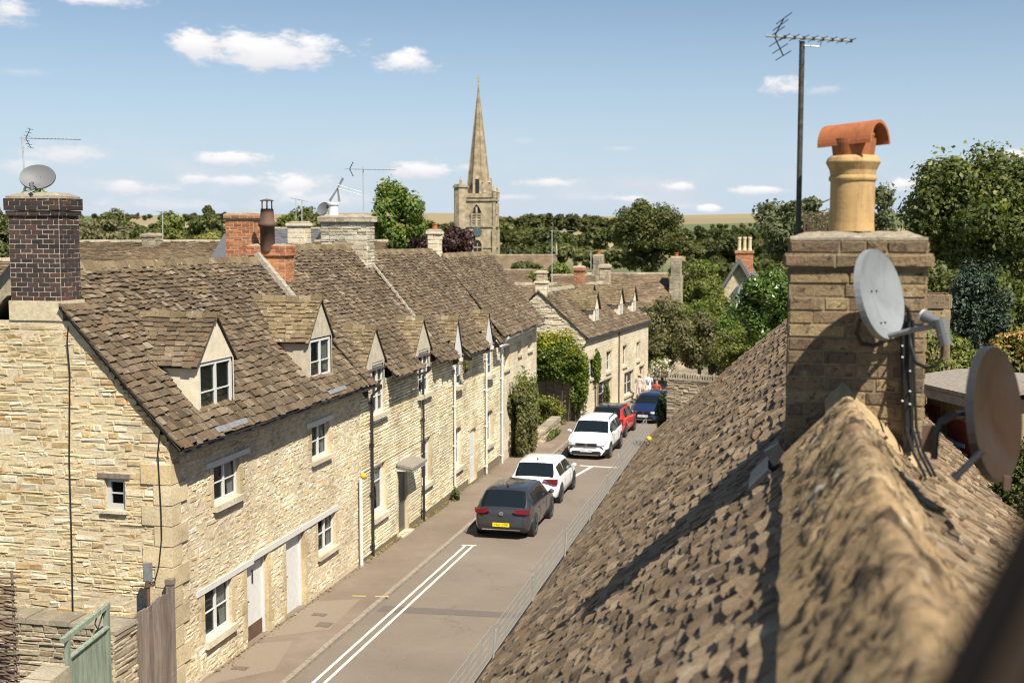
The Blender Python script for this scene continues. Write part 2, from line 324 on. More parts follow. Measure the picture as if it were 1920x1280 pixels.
# ------------------------------------------------------------ geometry helpers
ORG = {}
class MB:
    def __init__(s): s.v = []; s.f = []; s.m = []
    def add(s, vs, fs, m=0):
        b = len(s.v); s.v += [tuple(q) for q in vs]; s.f += [tuple(b+i for i in f) for f in fs]; s.m += [m]*len(fs)
    def quad(s, a, b, c, d, m=0): s.add([a, b, c, d], [(0, 1, 2, 3)], m)
    def box(s, c, size, R=None, m=0):
        c = V(c); h = [q/2 for q in size]; R = R or Matrix.Identity(3)
        vs = [c + R @ V((x*h[0], y*h[1], z*h[2])) for x in (-1, 1) for y in (-1, 1) for z in (-1, 1)]
        s.add(vs, [(0,1,3,2), (4,6,7,5), (0,4,5,1), (2,3,7,6), (0,2,6,4), (1,5,7,3)], m)
    def fbox(s, F, u, v, n, m=0):       # box in a frame F=(O,U,N): u,v,n = ranges
        O, U, N = F
        vs = [O + U*a + V((0,0,b)) + N*c for a in u for b in v for c in n]
        s.add(vs, [(0,1,3,2), (4,6,7,5), (0,4,5,1), (2,3,7,6), (0,2,6,4), (1,5,7,3)], m)
    def tube(s, pts, r, k=8, m=0, cap=True):
        pts = [V(p) for p in pts]; rs = r if isinstance(r, (list, tuple)) else [r]*len(pts); b = len(s.v)
        up = None
        for i, p in enumerate(pts):
            d = (pts[min(i+1, len(pts)-1)] - pts[max(i-1, 0)]).normalized()
            if up is None: up = d.orthogonal().normalized()
            up = (up - d*up.dot(d)).normalized(); w = d.cross(up)
            for j in range(k):
                a = 2*math.pi*j/k; s.v.append(tuple(p + (up*math.cos(a) + w*math.sin(a))*rs[i]))
        for i in range(len(pts)-1):
            for j in range(k):
                s.f.append((b+i*k+j, b+i*k+(j+1) % k, b+(i+1)*k+(j+1) % k, b+(i+1)*k+j)); s.m.append(m)
        if cap:
            s.f.append(tuple(b+j for j in reversed(range(k)))); s.f.append(tuple(b+(len(pts)-1)*k+j for j in range(k))); s.m += [m, m]
    def lathe(s, prof, c, k=24, m=0, R=None):
        c = V(c); b = len(s.v); R = R or Matrix.Identity(3)
        for (r, z) in prof:
            for j in range(k):
                a = 2*math.pi*j/k; s.v.append(tuple(c + R @ V((r*math.cos(a), r*math.sin(a), z))))
        for i in range(len(prof)-1):
            for j in range(k):
                s.f.append((b+i*k+j, b+i*k+(j+1) % k, b+(i+1)*k+(j+1) % k, b+(i+1)*k+j)); s.m.append(m)
    def build(s, name, mats, parent=None, org=None, smooth=False):
        me = bpy.data.meshes.new(name)
        o = bpy.data.objects.new(name, me); COL.objects.link(o)
        if parent is not None: o.parent = parent; g = ORG.get(parent.name, V((0,0,0))); loc = V((0,0,0))
        else: g = V(org) if org is not None else V((0,0,0)); loc = g; o.location = loc
        ORG[o.name] = g
        me.from_pydata([(x-g.x, y-g.y, z-g.z) for x, y, z in s.v], [], s.f)
        for q in (mats if isinstance(mats, (list, tuple)) else [mats]): me.materials.append(MATS[q])
        if max(s.m, default=0) > 0: me.polygons.foreach_set('material_index', s.m)
        if smooth: me.polygons.foreach_set('use_smooth', [True]*len(s.f))
        me.update(); return o
def tag(o, label=None, cat=None, group=None, kind=None):
    if label: o['label'] = label
    if cat: o['category'] = cat
    if group: o['group'] = group
    if kind: o['kind'] = kind
    return o
def thing(name, label, cat, org=(0,0,0), group=None):
    o = bpy.data.objects.new(name, None); COL.objects.link(o); o.location = org; o.empty_display_size = .3
    ORG[o.name] = V(org); return tag(o, label, cat, group)
def copy_tree(o, parent=None):
    c = o.copy(); COL.objects.link(c); c.parent = parent; ORG[c.name] = ORG[o.name]
    for ch in list(o.children): copy_tree(ch, c)
    return c
def struct(o): o['kind'] = 'structure'; return o
Z = V((0,0,1))

def stones(mb, F, W_, rows, prof=None, holes=(), lw=(.14,.42), proud=(.0,.03), gap=.012, bev=.012, seed=1, jit=.006, bond=None, m=0, both=False):
    """individual stones laid in rows on the plane F; prof(v)->(u0,u1)"""
    rnd = random.Random(seed); O, U, N = F
    for ri, (v0, v1) in enumerate(rows):
        vm = (v0+v1)/2
        lo, hi = prof(v1) if prof else (0, W_)
        if hi-lo < .05: continue
        seg = [(lo, hi)]
        for (a, b, c, d) in holes:
            if c < vm < d:
                ns = []
                for (p, q) in seg:
                    if b <= p or a >= q: ns.append((p, q)); continue
                    if a > p: ns.append((p, a))
                    if b < q: ns.append((b, q))
                seg = ns
        for (p, q) in seg:
            u = p
            first = True
            while u < q-.01:
                if bond: w = bond*(.5 if (first and ri % 2) else 1)
                else: w = rnd.uniform(*lw)*(.6+.8*(v1-v0)/.12 if v1-v0 < .12 else 1.2)*rnd.choice((.7,1,1,1.35))
                first = False
                e = min(u+w, q)
                if q-e < .05: e = q
                g = gap/2; J = lambda: rnd.uniform(-jit, jit)
                x0, x1, y0, y1 = u+g, e-g, v0+g, v1-g
                if x1-x0 > .01 and y1-y0 > .01:
                    n = rnd.uniform(*proud); bb = min(bev, (x1-x0)*.3, (y1-y0)*.3)
                    c4 = [(x0+J(), y0+J()), (x1+J(), y0+J()), (x1+J(), y1+J()), (x0+J(), y1+J())]
                    vs = []
                    for (a, b) in c4: vs.append(O+U*a+Z*b-N*.02)
                    for (a, b) in c4: vs.append(O+U*a+Z*b+N*(n*.5))
                    cx, cy = (x0+x1)/2, (y0+y1)/2
                    for (a, b) in c4: vs.append(O+U*(a+(bb if a < cx else -bb))+Z*(b+(bb if b < cy else -bb))+N*(n+.006+J()))
                    fs = [(8,9,10,11)]
                    for i in range(4):
                        j = (i+1) % 4; fs += [(i,j,4+j,4+i), (4+i,4+j,8+j,8+i)]
                    mb.add(vs, fs, m)
                u = e
def rows_of(v0, v1, hr, breaks=(), seed=1):
    rnd = random.Random(seed); bs = sorted({v0, v1, *[b for b in breaks if v0 < b < v1]}); out = []
    for a, b in zip(bs, bs[1:]):
        v = a
        while v < b-1e-4:
            e = v+rnd.uniform(*hr)
            if b-e < hr[0]*.7: e = b
            out.append((v, e)); v = e
    return out
def sheet(mb, F, W_, H, holes=(), peak=None, m=0, thick=None):
    """flat wall sheet with rectangular openings, optional gable peak (u,v)"""
    O, U, N = F
    us = sorted({0, W_, *[h[0] for h in holes], *[h[1] for h in holes]}); vs = sorted({0, H, *[h[2] for h in holes], *[h[3] for h in holes]})
    us = [u for u in us if 0 <= u <= W_]; vs = [v for v in vs if 0 <= v <= H]
    for a, b in zip(us, us[1:]):
        for c, d in zip(vs, vs[1:]):
            mu, mv = (a+b)/2, (c+d)/2
            if any(h[0] < mu < h[1] and h[2] < mv < h[3] for h in holes): continue
            mb.quad(O+U*a+Z*c, O+U*b+Z*c, O+U*b+Z*d, O+U*a+Z*d, m)
    if peak and len(peak) == 3:
        k = (peak[2]-H)/(peak[1]-H); mb.add([O+Z*H, O+U*W_+Z*H, O+U*(W_+(peak[0]-W_)*k)+Z*peak[2], O+U*(peak[0]*k)+Z*peak[2]], [(0,1,2,3)], m)
    elif peak: mb.add([O+Z*H, O+U*W_+Z*H, O+U*peak[0]+Z*peak[1]], [(0,1,2)], m)
def reveals(mb, F, holes, dep=.16, m=0):
    O, U, N = F
    P = lambda u, v, n: O+U*u+Z*v+N*n
    for (a, b, c, d) in holes:
        f = .012
        mb.quad(P(a,c,f), P(a,d,f), P(a,d,-dep), P(a,c,-dep), m); mb.quad(P(b,c,f), P(b,c,-dep), P(b,d,-dep), P(b,d,f), m)
        mb.quad(P(a,d,f), P(b,d,f), P(b,d,-dep), P(a,d,-dep), m); mb.quad(P(a,c,f), P(a,c,-dep), P(b,c,-dep), P(b,c,f), m)

def tiles(mb, A, B, C, D, ex=(.24,.12), w=(.16,.34), th=.02, seed=1, skip=None, m=0, under=1, rough=1.0, lift=1.5):
    """stone tiles on quad A(eave start) B(eave end) C(ridge end) D(ridge start)"""
    rnd = random.Random(seed); A, B, C, D = map(V, (A, B, C, D))
    n = (B-A).cross(D-A).normalized()
    if n.z < 0: n = -n
    H = ((D-A).length+(C-B).length)/2
    def P(s, t): return (A.lerp(B, s)).lerp(D.lerp(C, s), t)
    t = 0; row = 0; ts = []
    while t < H-.03:
        e = ex[0]+(ex[1]-ex[0])*(t/H)**.6; ts.append((t, e)); t += e*rnd.uniform(.92, 1.08)
    for (t, e) in ts:
        t0 = t/H; t1 = min(1.0, (t+e*1.7)/H)
        Lr = (P(1, t0)-P(0, t0)).length
        k = e/ex[0]; u = -rnd.uniform(0, .2)
        while u < Lr:
            ww = rnd.uniform(*w)*(.4+.6*k); a, b = max(u, 0), min(u+ww, Lr); u += ww
            if b-a < .03: continue
            sa, sb = (a+.003)/Lr, (b-.003)/Lr
            mid = P((sa+sb)/2, (t0+t1)/2)
            if skip and skip(P((sa+sb)/2, t0)): continue
            j = lambda q: rnd.uniform(-q, q)*rough
            tk = th*rnd.uniform(.7, 1.5); lo = tk*lift+abs(j(th*.5)); tw = j(th*.5)
            d0 = j(.018)/H; d1 = j(.012)/H
            p0, p1, p2, p3 = P(sa+j(.006)/Lr, t0+d0), P(sb+j(.006)/Lr, t0+d0+d1), P(sb, t1), P(sa, t1)
            vs = [p0+n*(lo-tk), p1+n*(lo-tk+tw), p2-n*.004, p3-n*.004, p0+n*lo, p1+n*(lo+tw), p2+n*tk*.25, p3+n*tk*.25]
            mb.add(vs, [(4,5,6,7), (0,1,5,4), (0,4,7,3), (1,2,6,5), (0,3,2,1)], m)
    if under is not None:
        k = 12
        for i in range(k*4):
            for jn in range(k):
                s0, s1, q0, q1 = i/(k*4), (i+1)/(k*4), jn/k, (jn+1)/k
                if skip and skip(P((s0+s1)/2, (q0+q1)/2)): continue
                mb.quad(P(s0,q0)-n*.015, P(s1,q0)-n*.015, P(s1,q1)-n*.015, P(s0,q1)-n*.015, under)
def ridge(mb, a, b, leg=.2, pitch=.85, th=.04, step=.42, seed=1, m=0, hump=0):
    rnd = random.Random(seed); a, b = V(a), V(b); d = (b-a).normalized(); s = d.cross(Z).normalized(); L = (b-a).length; u = 0
    while u < L-.02:
        e = min(L, u+step*rnd.uniform(.85, 1.15)); j = lambda: rnd.uniform(-.012, .012)
        p, q = a+d*(u+.006)+Z*j(), a+d*(e-.006)+Z*j(); lx, lz = leg*math.cos(pitch), leg*math.sin(pitch)
        vs = []
        for c in (p, q):
            top = c+Z*(th+.03); vs += [c-s*(lx+.01)-Z*(lz-.02), top-s*.02, top+s*.02, c+s*(lx+.01)-Z*(lz-.02), c+s*lx-Z*(lz+th), c+Z*(-.03), c-s*lx-Z*(lz+th)]
        k = 7
        mb.add(vs, [tuple(range(6,-1,-1)), tuple(range(7,14))]+[(i, (i+1) % k, k+(i+1) % k, k+i) for i in range(k)], m)
        u = e

def casement(parent, F, rect, recess=.1, lights=2, bars=(.5,), fr='white_paint', sill=None, lintel=None, curt=True, name='window', fw=.055, sillmat='sill_stone', room=True, lab=None):
    u0, u1, v0, v1 = rect; mb = MB(); n0, n1 = -recess-.05, -recess+.01
    mb.fbox(F, (u0, u1), (v0, v0+fw*1.2), (n0, n1)); mb.fbox(F, (u0, u1), (v1-fw, v1), (n0, n1))
    mb.fbox(F, (u0, u0+fw), (v0+fw*1.2, v1-fw), (n0, n1)); mb.fbox(F, (u1-fw, u1), (v0+fw*1.2, v1-fw), (n0, n1))
    lw_ = (u1-u0)/lights
    for i in range(1, lights): mb.fbox(F, (u0+lw_*i-fw*.6, u0+lw_*i+fw*.6), (v0+fw*1.2, v1-fw), (n0, n1+.004))
    for b in bars:
        y = v0+(v1-v0)*b
        for i in range(lights): mb.fbox(F, (u0+lw_*i+fw*.6, u0+lw_*(i+1)-fw*.6), (y-.012, y+.012), (n0+.012, n1-.012))
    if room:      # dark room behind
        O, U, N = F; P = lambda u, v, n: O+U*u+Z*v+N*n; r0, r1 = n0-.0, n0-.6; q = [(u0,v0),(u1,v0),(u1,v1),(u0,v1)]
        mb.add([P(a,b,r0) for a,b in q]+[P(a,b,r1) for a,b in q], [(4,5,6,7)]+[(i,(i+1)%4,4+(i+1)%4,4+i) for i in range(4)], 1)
    w = mb.build(name, [fr, 'dark_room'], parent)
    if lab: w['label'] = lab
    for i in range(lights):
        g = MB(); g.fbox(F, (u0+lw_*i+.01, u0+lw_*(i+1)-.01), (v0+.02, v1-.02), (n0+.02, n0+.024)); g.build('pane', 'window_glass', w)
    if curt:
        g = MB(); O, U, N = F
        wd = u1-u0
        for side in (0, 1):
            g = MB(); k = 7; tp, bt = (.42, .22) if side else (.2, .12)
            def cu(i, v):
                wv = wd*(bt+(tp-bt)*max(0, (v-v0)/(v1-v0))**1.5)*i/k; uu = u1-fw*.6-wv if side else u0+fw*.6+wv
                return O+U*uu+Z*v+N*(-recess-.075+.018*(i % 2))
            for i in range(k):
                for j in range(4):
                    va, vb = v0+.03+(v1-v0-.06)*j/4, v0+.03+(v1-v0-.06)*(j+1)/4
                    g.quad(cu(i, va), cu(i+1, va), cu(i+1, vb), cu(i, vb))
            g.build('curtain', 'curtain', w)
    if sill:
        s = MB(); a, b, h, pr = sill; s.fbox(F, (u0-a, u1+b), (v0-h, v0-.002), (-recess-.04, pr)); s.build('sill', sillmat, w)
    if lintel:
        s = MB(); a, b, h, mt = lintel; s.fbox(F, (u0-a, u1+b), (v1+.002, v1+h), (-recess-.04, .034)); s.build('lintel', mt, w)
    return w

def stack(parent, cx, cy, w, d, z0, z1, mat, mortar, style='brick', cap=None, capmat='cope_stone', hr=.075, bond=.225, seed=3, name='chimney', corb=0, lw=(.14,.35), haunch=True, taper=0, rot=0):
    """chimney stack: four faces of laid brick or stone"""
    mb = MB(); c, s = math.cos(rot), math.sin(rot); X = V((c, s, 0)); Y = V((-s, c, 0)); C0 = V((cx, cy, z0))
    for k, (U, N, ww, off) in enumerate(((X, -Y, w, d/2), (Y, X, d, w/2), (-X, Y, w, d/2), (-Y, -X, d, w/2))):
        O = C0+N*off-U*ww/2; F = (O, U, N); H = z1-z0
        rows = [(i*hr, min(H, (i+1)*hr)) for i in range(int(H/hr+.5))] if style == 'brick' else rows_of(0, H, (hr*.6, hr*1.5), seed=seed)
        stones(mb, F, ww, rows, None, (), lw, (-.004, .004) if style == 'brick' else (0, .03), .012 if style == 'brick' else .014, .003 if style == 'brick' else .012, seed+k, .002 if style == 'brick' else .008, bond if style == 'brick' else None)
        sheet(mb, F, ww, H, m=1)
    for i, (dz, hh, ex) in enumerate(corb or ()):   # projecting courses
        mb2 = mb
        for k, (U, N, ww, off) in enumerate(((X, -Y, w+2*ex, d/2+ex), (Y, X, d+2*ex, w/2+ex), (-X, Y, w+2*ex, d/2+ex), (-Y, -X, d+2*ex, w/2+ex))):
            O = C0+Z*(z1-z0+dz)+N*off-U*ww/2
            rr = [(0, hh)] if style != 'brick' else [(q*hr, min(hh, (q+1)*hr)) for q in range(max(1, int(hh/hr+.5)))]
            stones(mb, (O, U, N), ww, rr, None, (), lw, (0, .006), .010, .006, seed+9+k, .004, bond if style == 'brick' else None)
            mb.quad(O, O+U*ww, O+U*ww+Z*hh, O+Z*hh, 1)
        a, b = w/2+ex, d/2+ex
        for zz in (0, hh): 
            q = C0+Z*(z1-z0+dz+zz); mb.quad(q-X*a-Y*b, q+X*a-Y*b, q+X*a+Y*b, q-X*a+Y*b, 1)
    ch = mb.build(name, [mat, mortar], parent)
    top = z1+max([q[0]+q[1] for q in (corb or ((0,0,0),))]+[0])
    ex = max([q[2] for q in (corb or ((0,0,0),))]) if corb else 0
    if cap:      # weathered domed cap of lumpy mortar / stone
        h, ov = cap; g = MB(); nx, ny = 18, 12; a, b = w/2+ov, d/2+ov; idx = {}
        base = C0+Z*(top-z0)
        for i in range(nx+1):
            for j in range(ny+1):
                u, v = -a+2*a*i/nx, -b+2*b*j/ny
                e = min(1, 2.6*min(1-abs(u)/a, 1-abs(v)/b)+.35)
                p = base+X*u+Y*v; zz = h*e*(.85+.35*noise.noise(p*6))+.012*noise.noise(p*23)
                idx[i, j] = len(g.v); g.v.append(tuple(p+Z*zz))
        for i in range(nx):
            for j in range(ny): g.f.append((idx[i,j], idx[i+1,j], idx[i+1,j+1], idx[i,j+1])); g.m.append(0)
        edge = [idx[i,0] for i in range(nx+1)]+[idx[nx,j] for j in range(1,ny+1)]+[idx[i,ny] for i in range(nx-1,-1,-1)]+[idx[0,j] for j in range(ny-1,0,-1)]
        lo = []
        for e in edge: x, y, z = g.v[e]; lo.append(len(g.v)); g.v.append((x, y, base.z-.004))
        for i in range(len(edge)):
            j = (i+1) % len(edge); g.f.append((lo[i], lo[j], edge[j], edge[i])); g.m.append(0)
        g.build('cap', capmat, ch)
    return ch
def pot(parent, c, r, h, mat='terracotta', name='pot'):
    g = MB(); g.lathe([(r*1.1,0),(r*1.1,h*.1),(r*.95,h*.14),(r*.85,h*.8),(r*1.05,h*.84),(r*1.05,h*.96),(r*.85,h),(r*.7,h),(r*.7,h*.3)], c, 16); return g.build(name, mat, parent, smooth=False)
# ------------------------------------------------------------ ground, road
S0 = .0152
def zg(x, y):
    d = math.hypot(x, y)
    z = -S0*min(y, 90) if y > 0 else -S0*y
    if y > 90:
        z -= min(7, (y-90)*.03)
        q = max(0, min(1, (y-420)/1500)); q = q*q*(3-2*q)
        z += q*(42+17*noise.noise(V((x*.0011, y*.0007, 0)))+6*noise.noise(V((x*.004, y*.002, 3)))+(9 if x < -500 else -4)*min(1, abs(x)/900))
    return z
def ground():
    ys = [-60,-20,0,20,40,60,75,90]+[90+14*i for i in range(1, 30)]+[510+60*i for i in range(1, 40)]+[3000,4000,6500]
    xs = sorted([-10-1.16**i*14 for i in range(0, 42)]+[-10,10]+[10+1.16**i*14 for i in range(0, 42)])
    mb = MB(); k = len(xs)
    for y in ys:
        for x in xs: mb.v.append((x, y, zg(x, y)-.05))
    for j in range(len(ys)-1):
        for i in range(k-1): mb.f.append((j*k+i, j*k+i+1, (j+1)*k+i+1, (j+1)*k+i)); mb.m.append(0)
    struct(mb.build('ground', 'land'))
ground()
def strip(name, pts, mat, z=0, thick=0):
    """flat polygon lying on the street plane; pts=(x,y)"""
    mb = MB(); t = [V((x, y, -S0*y+z)) for x, y in pts]; n = len(t)
    mb.add(t, [tuple(range(n))])
    if thick: mb.add(t+[p-Z*thick for p in t], [(i, (i+1) % n, n+(i+1) % n, n+i) for i in range(n)])
    return struct(mb.build(name, mat))
strip('road', [(-9.7,-10),(2.5,-10),(2.5,56),(1.5,75),(4.5,90),(-5.4,90),(-6.4,75),(-8.3,61),(-9.7,55)], 'asphalt', 0)
strip('pavement', [(-11.6,-10),(-9.82,-10),(-9.82,55),(-8.42,61),(-6.5,75),(-5.5,90),(-10,90),(-14,60),(-13,47),(-11.6,47)], 'footway', .07, .3)
strip('pavement_patch', [(-11.3,24.3),(-10.1,25.2),(-10.25,27.7),(-11.3,27.2)], 'footway_patch', .074)
strip('pavement_patch', [(-11.3,21.2),(-10.2,22.4),(-10.6,24.3),(-11.3,23.9)], 'footway_patch', .074)
strip('pavement_patch', [(-10.9,51.6),(-10.1,51.6),(-10.1,52.9),(-10.9,52.9)], 'footway_patch', .074)
strip('road_patch', [(-9.6,27.0),(-5.2,27.35),(-5.2,27.75),(-9.6,27.5)], 'road_patch', .004)
strip('yellow_line', [(-9.26,-10),(-9.19,-10),(-9.19,33.9),(-9.26,33.9)], 'road_paint', .005)
strip('yellow_line', [(-9.03,-10),(-8.96,-10),(-8.96,33.9),(-9.03,33.9)], 'road_paint', .005)
strip('yellow_line', [(-9.34,33.84),(-8.9,33.9),(-8.9,33.98),(-9.34,33.92)], 'road_paint', .006)
strip('white_line', [(-8.2,47.9),(-6.6,47.8),(-6.6,47.95),(-8.2,48.05)], 'road_paint', .005)
strip('white_line', [(-8.1,45.2),(-7.98,45.2),(-7.6,47.85),(-7.75,47.85)], 'road_paint', .006)
for q in [(-10.55,27.9), (-9.98,28.0)]:
    strip('kerb_mark', [(q[0]+.0,q[1]-.05),(q[0]+.35,q[1]),(q[0]+.35,q[1]+.07),(q[0],q[1]+.02)], 'kerb_yellow', .076)
def kerb():
    mb = MB(); rnd = random.Random(5); y = -8
    while y < 55:
        e = y+rnd.uniform(.7, .95); x = -9.76+rnd.uniform(-.008, .008); h = rnd.uniform(-.004, .006)
        mb.add([(x-.06,y+.01,-S0*y-.1),(x+.06,y+.01,-S0*y-.1),(x+.06,y+.01,-S0*y+.072+h),(x-.06,y+.01,-S0*y+.078+h),
                (x-.06,e,-S0*e-.1),(x+.06,e,-S0*e-.1),(x+.06,e,-S0*e+.072+h),(x-.06,e,-S0*e+.078+h)], [(0,1,2,3),(4,7,6,5),(1,5,6,2),(3,2,6,7)])
        y = e
    struct(mb.build('kerb', 'kerb_stone'))
kerb()
for (x, y, lb) in ((-10.95, 22.35, 'small square iron cover in the pavement nearest the first white door'), (-10.35, 25.5, 'square brown iron cover in the middle of the pavement patch'), (-10.75, 26.2, 'narrow dark iron cover closest to the second white door')):
    mb = MB(); mb.box((x, y, -S0*y+.078), (.34, .34 if x > -10.5 else .2, .012)); mb.box((x, y, -S0*y+.086), (.26, .22 if x > -10.5 else .12, .006))
    tag(mb.build('drain_cover', 'iron_cover', None, (x, y, -S0*y+.07)), lb, 'drain cover', 'iron covers set in the pavement')

# ------------------------------------------------------------ the terrace on the left
XF = -11.4
def FF(y0): return (V((XF, y0, -1.2)), V((0,1,0)), V((1,0,0)))
def H(y0, r): return (r[0]-y0, r[1]-y0, r[2]+1.2, r[3]+1.2)
def downpipe(par, y, zt, mat, x=XF+.09):
    mb = MB(); zb = -S0*y+.05
    mb.tube([(XF+.34, y, zt+.16), (XF+.32, y, zt+.06), (x, y, zt-.12), (x, y, zb)], .038, 10)
    for z in (zt-.3, zt-1.5, zt-2.9, zb+.4): mb.tube([(x, y, z), (x, y, z-.09)], .052, 10); mb.box((x-.05, y, z-.04), (.08, .14, .03))
    mb.box((XF+.32, y, zt+.12), (.11, .13, .13))
    return mb.build('downpipe', mat, par, smooth=False)
def gutter(par, a, b, mat, r=.062):
    a, b = V(a), V(b); mb = MB(); k = 8; L = (b-a).length; n = max(2, int(L/1.2))
    pts = []
    for i in range(n+1):
        p = a.lerp(b, i/n)+Z*(.012*math.sin(i*1.7)); pts.append(p)
    for t, rr in ((0, r), (1, r-.01)):
        for p in pts:
            for j in range(k+1):
                an = math.pi+math.pi*j/k; mb.v.append((p.x+rr*math.cos(an), p.y, p.z+rr*math.sin(an)))
    w = k+1; o = len(pts)*w
    for i in range(n):
        for j in range(k):
            mb.f.append((i*w+j, i*w+j+1, (i+1)*w+j+1, (i+1)*w+j)); mb.f.append((o+i*w+j+1, o+i*w+j, o+(i+1)*w+j, o+(i+1)*w+j+1)); mb.m += [0, 0]
        for j in (0, k): mb.f.append((i*w+j, (i+1)*w+j, o+(i+1)*w+j, o+i*w+j)); mb.m.append(0)
    for e in (0, n): mb.f += [tuple(e*w+j for j in range(k+1))]; mb.m.append(0)
    for i in range(1, n*2):
        p = a.lerp(b, i/(n*2)); mb.box((p.x-.05, p.y, p.z-.05), (.16, .02, .05))
    return mb.build('gutter', mat, par)
def dormer(par, Xf, y0, y1, zb, ze, za, xe, z0, m, face='render', over=.13, drop=.0, tile='stone_tile', seed=1, front=.12, reach=.12):
    ym = (y0+y1)/2; xb = lambda z: xe-(z-z0)/m
    mb = MB(); t = .05
    hh = []
    # face with cut for the window is left open below ze: only jambs, gable above
    mb.add([(Xf,y0,ze),(Xf,y1,ze),(Xf,ym,za)], [(0,1,2)])
    mb.quad((Xf,y0,zb),(Xf,y0+t,zb),(Xf,y0+t,ze),(Xf,y0,ze)); mb.quad((Xf,y1-t,zb),(Xf,y1,zb),(Xf,y1,ze),(Xf,y1-t,ze))
    for y in (y0, y1):
        mb.quad((Xf,y,zb-.1),(xb(zb)-1.4,y,zb-.1),(xb(ze)-.2,y,ze),(Xf,y,ze))
    d = mb.build('dormer', face, par)
    r = MB(); sl = (za-ze)/(ym-y0); ze2 = ze-over*sl
    for k, (ya, sgn) in enumerate(((y0-over, 1), (y1+over, -1))):
        xf = Xf+front
        A = (xf, ya, ze2+.03); D = (xf, ym, za+.03); Bq = (xb(ze2)-reach, ya, ze2+.03); Cq = (xb(za)-reach, ym, za+.03)
        if sgn > 0: tiles(r, Bq, A, D, Cq, (.16,.12), (.14,.28), .022, seed+k, under=1)
        else: tiles(r, A, Bq, Cq, D, (.16,.12), (.14,.28), .022, seed+k, under=1)
    o = r.build('dormer_roof', [tile, 'tile_shadow'], d)
    g = MB(); ridge(g, (Xf+front+.02, ym, za+.05), (xb(za)-.1, ym, za+.05), .12, .9, .035, .34, seed); g.build('dormer_ridge', 'lichen_tile', d)
    return d

def facade(par, y0, y1, zt, holes, hr, mat, mortar, lw, proud, gap, seed, jit=.006, name='wall', rmat='quoin', bev=.012):
    F = FF(y0); hs = [H(y0, h) for h in holes]; Wd = y1-y0; Ht = zt+1.2
    rows = rows_of(.9-.0152*0, Ht, hr, [h[2] for h in hs]+[h[3] for h in hs], seed)
    mb = MB(); stones(mb, F, Wd, rows, None, hs, lw, proud, gap, bev, seed, jit)
    sheet(mb, F, Wd, Ht, hs, m=1); reveals(mb, F, hs, .2, 2)
    # quoin-like dressings beside the openings
    rnd = random.Random(seed)
    for (a, b, c, d) in hs:
        v = c
        k = 0
        while v < d-.05:
            e = min(d, v+rnd.uniform(.22, .34)); w = .26 if k % 2 else .15; k += 1
            for (p, q) in ((a-w, a-.006), (b+.006, b+w)):
                mb.fbox(F, (p+.005, q), (v+.006, e-.006), (-.05, .014+rnd.uniform(0, .008)), 2)
            v = e
    return mb.build(name, [mat, mortar, rmat], par), F, hs

# ---- house 1: the end cottage with the tall gable
h1 = thing('cottage', 'nearest stone cottage of the terrace, with the big gable wall and two rendered dormers', 'house', (XF, 20.5, -.35), 'stone cottages of the terrace')
Y0 = 20.5
W1 = (22.24,23.42,3.17,3.97); W2 = (27.44,28.6,3.12,3.97); G1 = (21.74,22.95,.47,1.47); G2 = (27.75,28.95,.65,1.57)
D1 = (23.68,24.78,-.36,1.5); D2 = (25.78,26.9,-.39,1.54)
wl, F1, hs = facade(h1, Y0, 30.9, 4.72, [W1,W2,G1,G2,D1,D2], (.07,.14), 'facade_stone', 'mortar', (.07,.18), (-.009,.009), .012, 11, .012, bev=.018)
for r, ll, sl in ((W1, (.34,.5,.12,'lintel_paint'), (.06,.06,.13,.11)), (W2, (.33,.26,.13,'lintel_paint'), (.06,.06,.11,.10)), (G1, None, (.04,.1,.15,.10)), (G2, None, (.04,.12,.12,.10))):
    casement(h1, F1, H(Y0, r), .075, 2, (.52,), 'white_paint', sl, ll)
mb = MB(); mb.fbox(F1, (.9,3.5), (2.68,2.80), (-.15,.036)); mb.fbox(F1, (3.503,8.6), (2.74,2.87), (-.15,.039)); mb.build('lintel', 'lintel_paint', h1)
def plank_door(par, F, r, mat, kick=False, rec=.13, slot=True):
    u0, u1, v0, v1 = r; g = MB(); fw = .07
    g.fbox(F, (u0,u0+fw), (v0,v1), (-rec-.03,-rec+.045)); g.fbox(F, (u1-fw,u1), (v0,v1), (-rec-.03,-rec+.045)); g.fbox(F, (u0+fw,u1-fw), (v1-fw,v1), (-rec-.03,-rec+.045))
    n = 7; w = (u1-u0-2*fw)/n
    for i in range(n): g.fbox(F, (u0+fw+w*i+.003,u0+fw+w*(i+1)-.003), (v0+.03,v1-fw), (-rec-.03,-rec))
    g.fbox(F, (u0+fw,u1-fw), (v0+.03,v1-fw), (-rec-.04,-rec-.008))
    d = g.build('door', mat, par)
    h = MB(); h.fbox(F, (u0+fw+.06,u0+fw+.10), (v0+.86,v0+1.06), (-rec,-rec+.02)); h.fbox(F, (u0+fw+.06,u0+fw+.2), (v0+.98,v0+1.0), (-rec+.02,-rec+.06)); h.build('handle', 'black_iron', d)
    if slot: h = MB(); h.fbox(F, ((u0+u1)/2-.03,(u0+u1)/2+.03), (v0+1.32,v0+1.62), (-rec,-rec+.015)); h.build('knocker', 'black_iron', d)
    if kick: h = MB(); h.fbox(F, (u0+fw+.01,u1-fw-.01), (v0+.04,v0+.4), (-rec,-rec+.008)); h.build('kick_plate', 'brown_wood', d)
    h = MB(); h.fbox(F, (u0-.12,u1+.12), (v0-.14,v0+.03), (-rec-.05,.2)); h.build('doorstep', 'sill_stone', d)
    return d
plank_door(h1, F1, H(Y0, D1), 'white_board', True); plank_door(h1, F1, H(Y0, D2), 'white_board', False, slot=False)
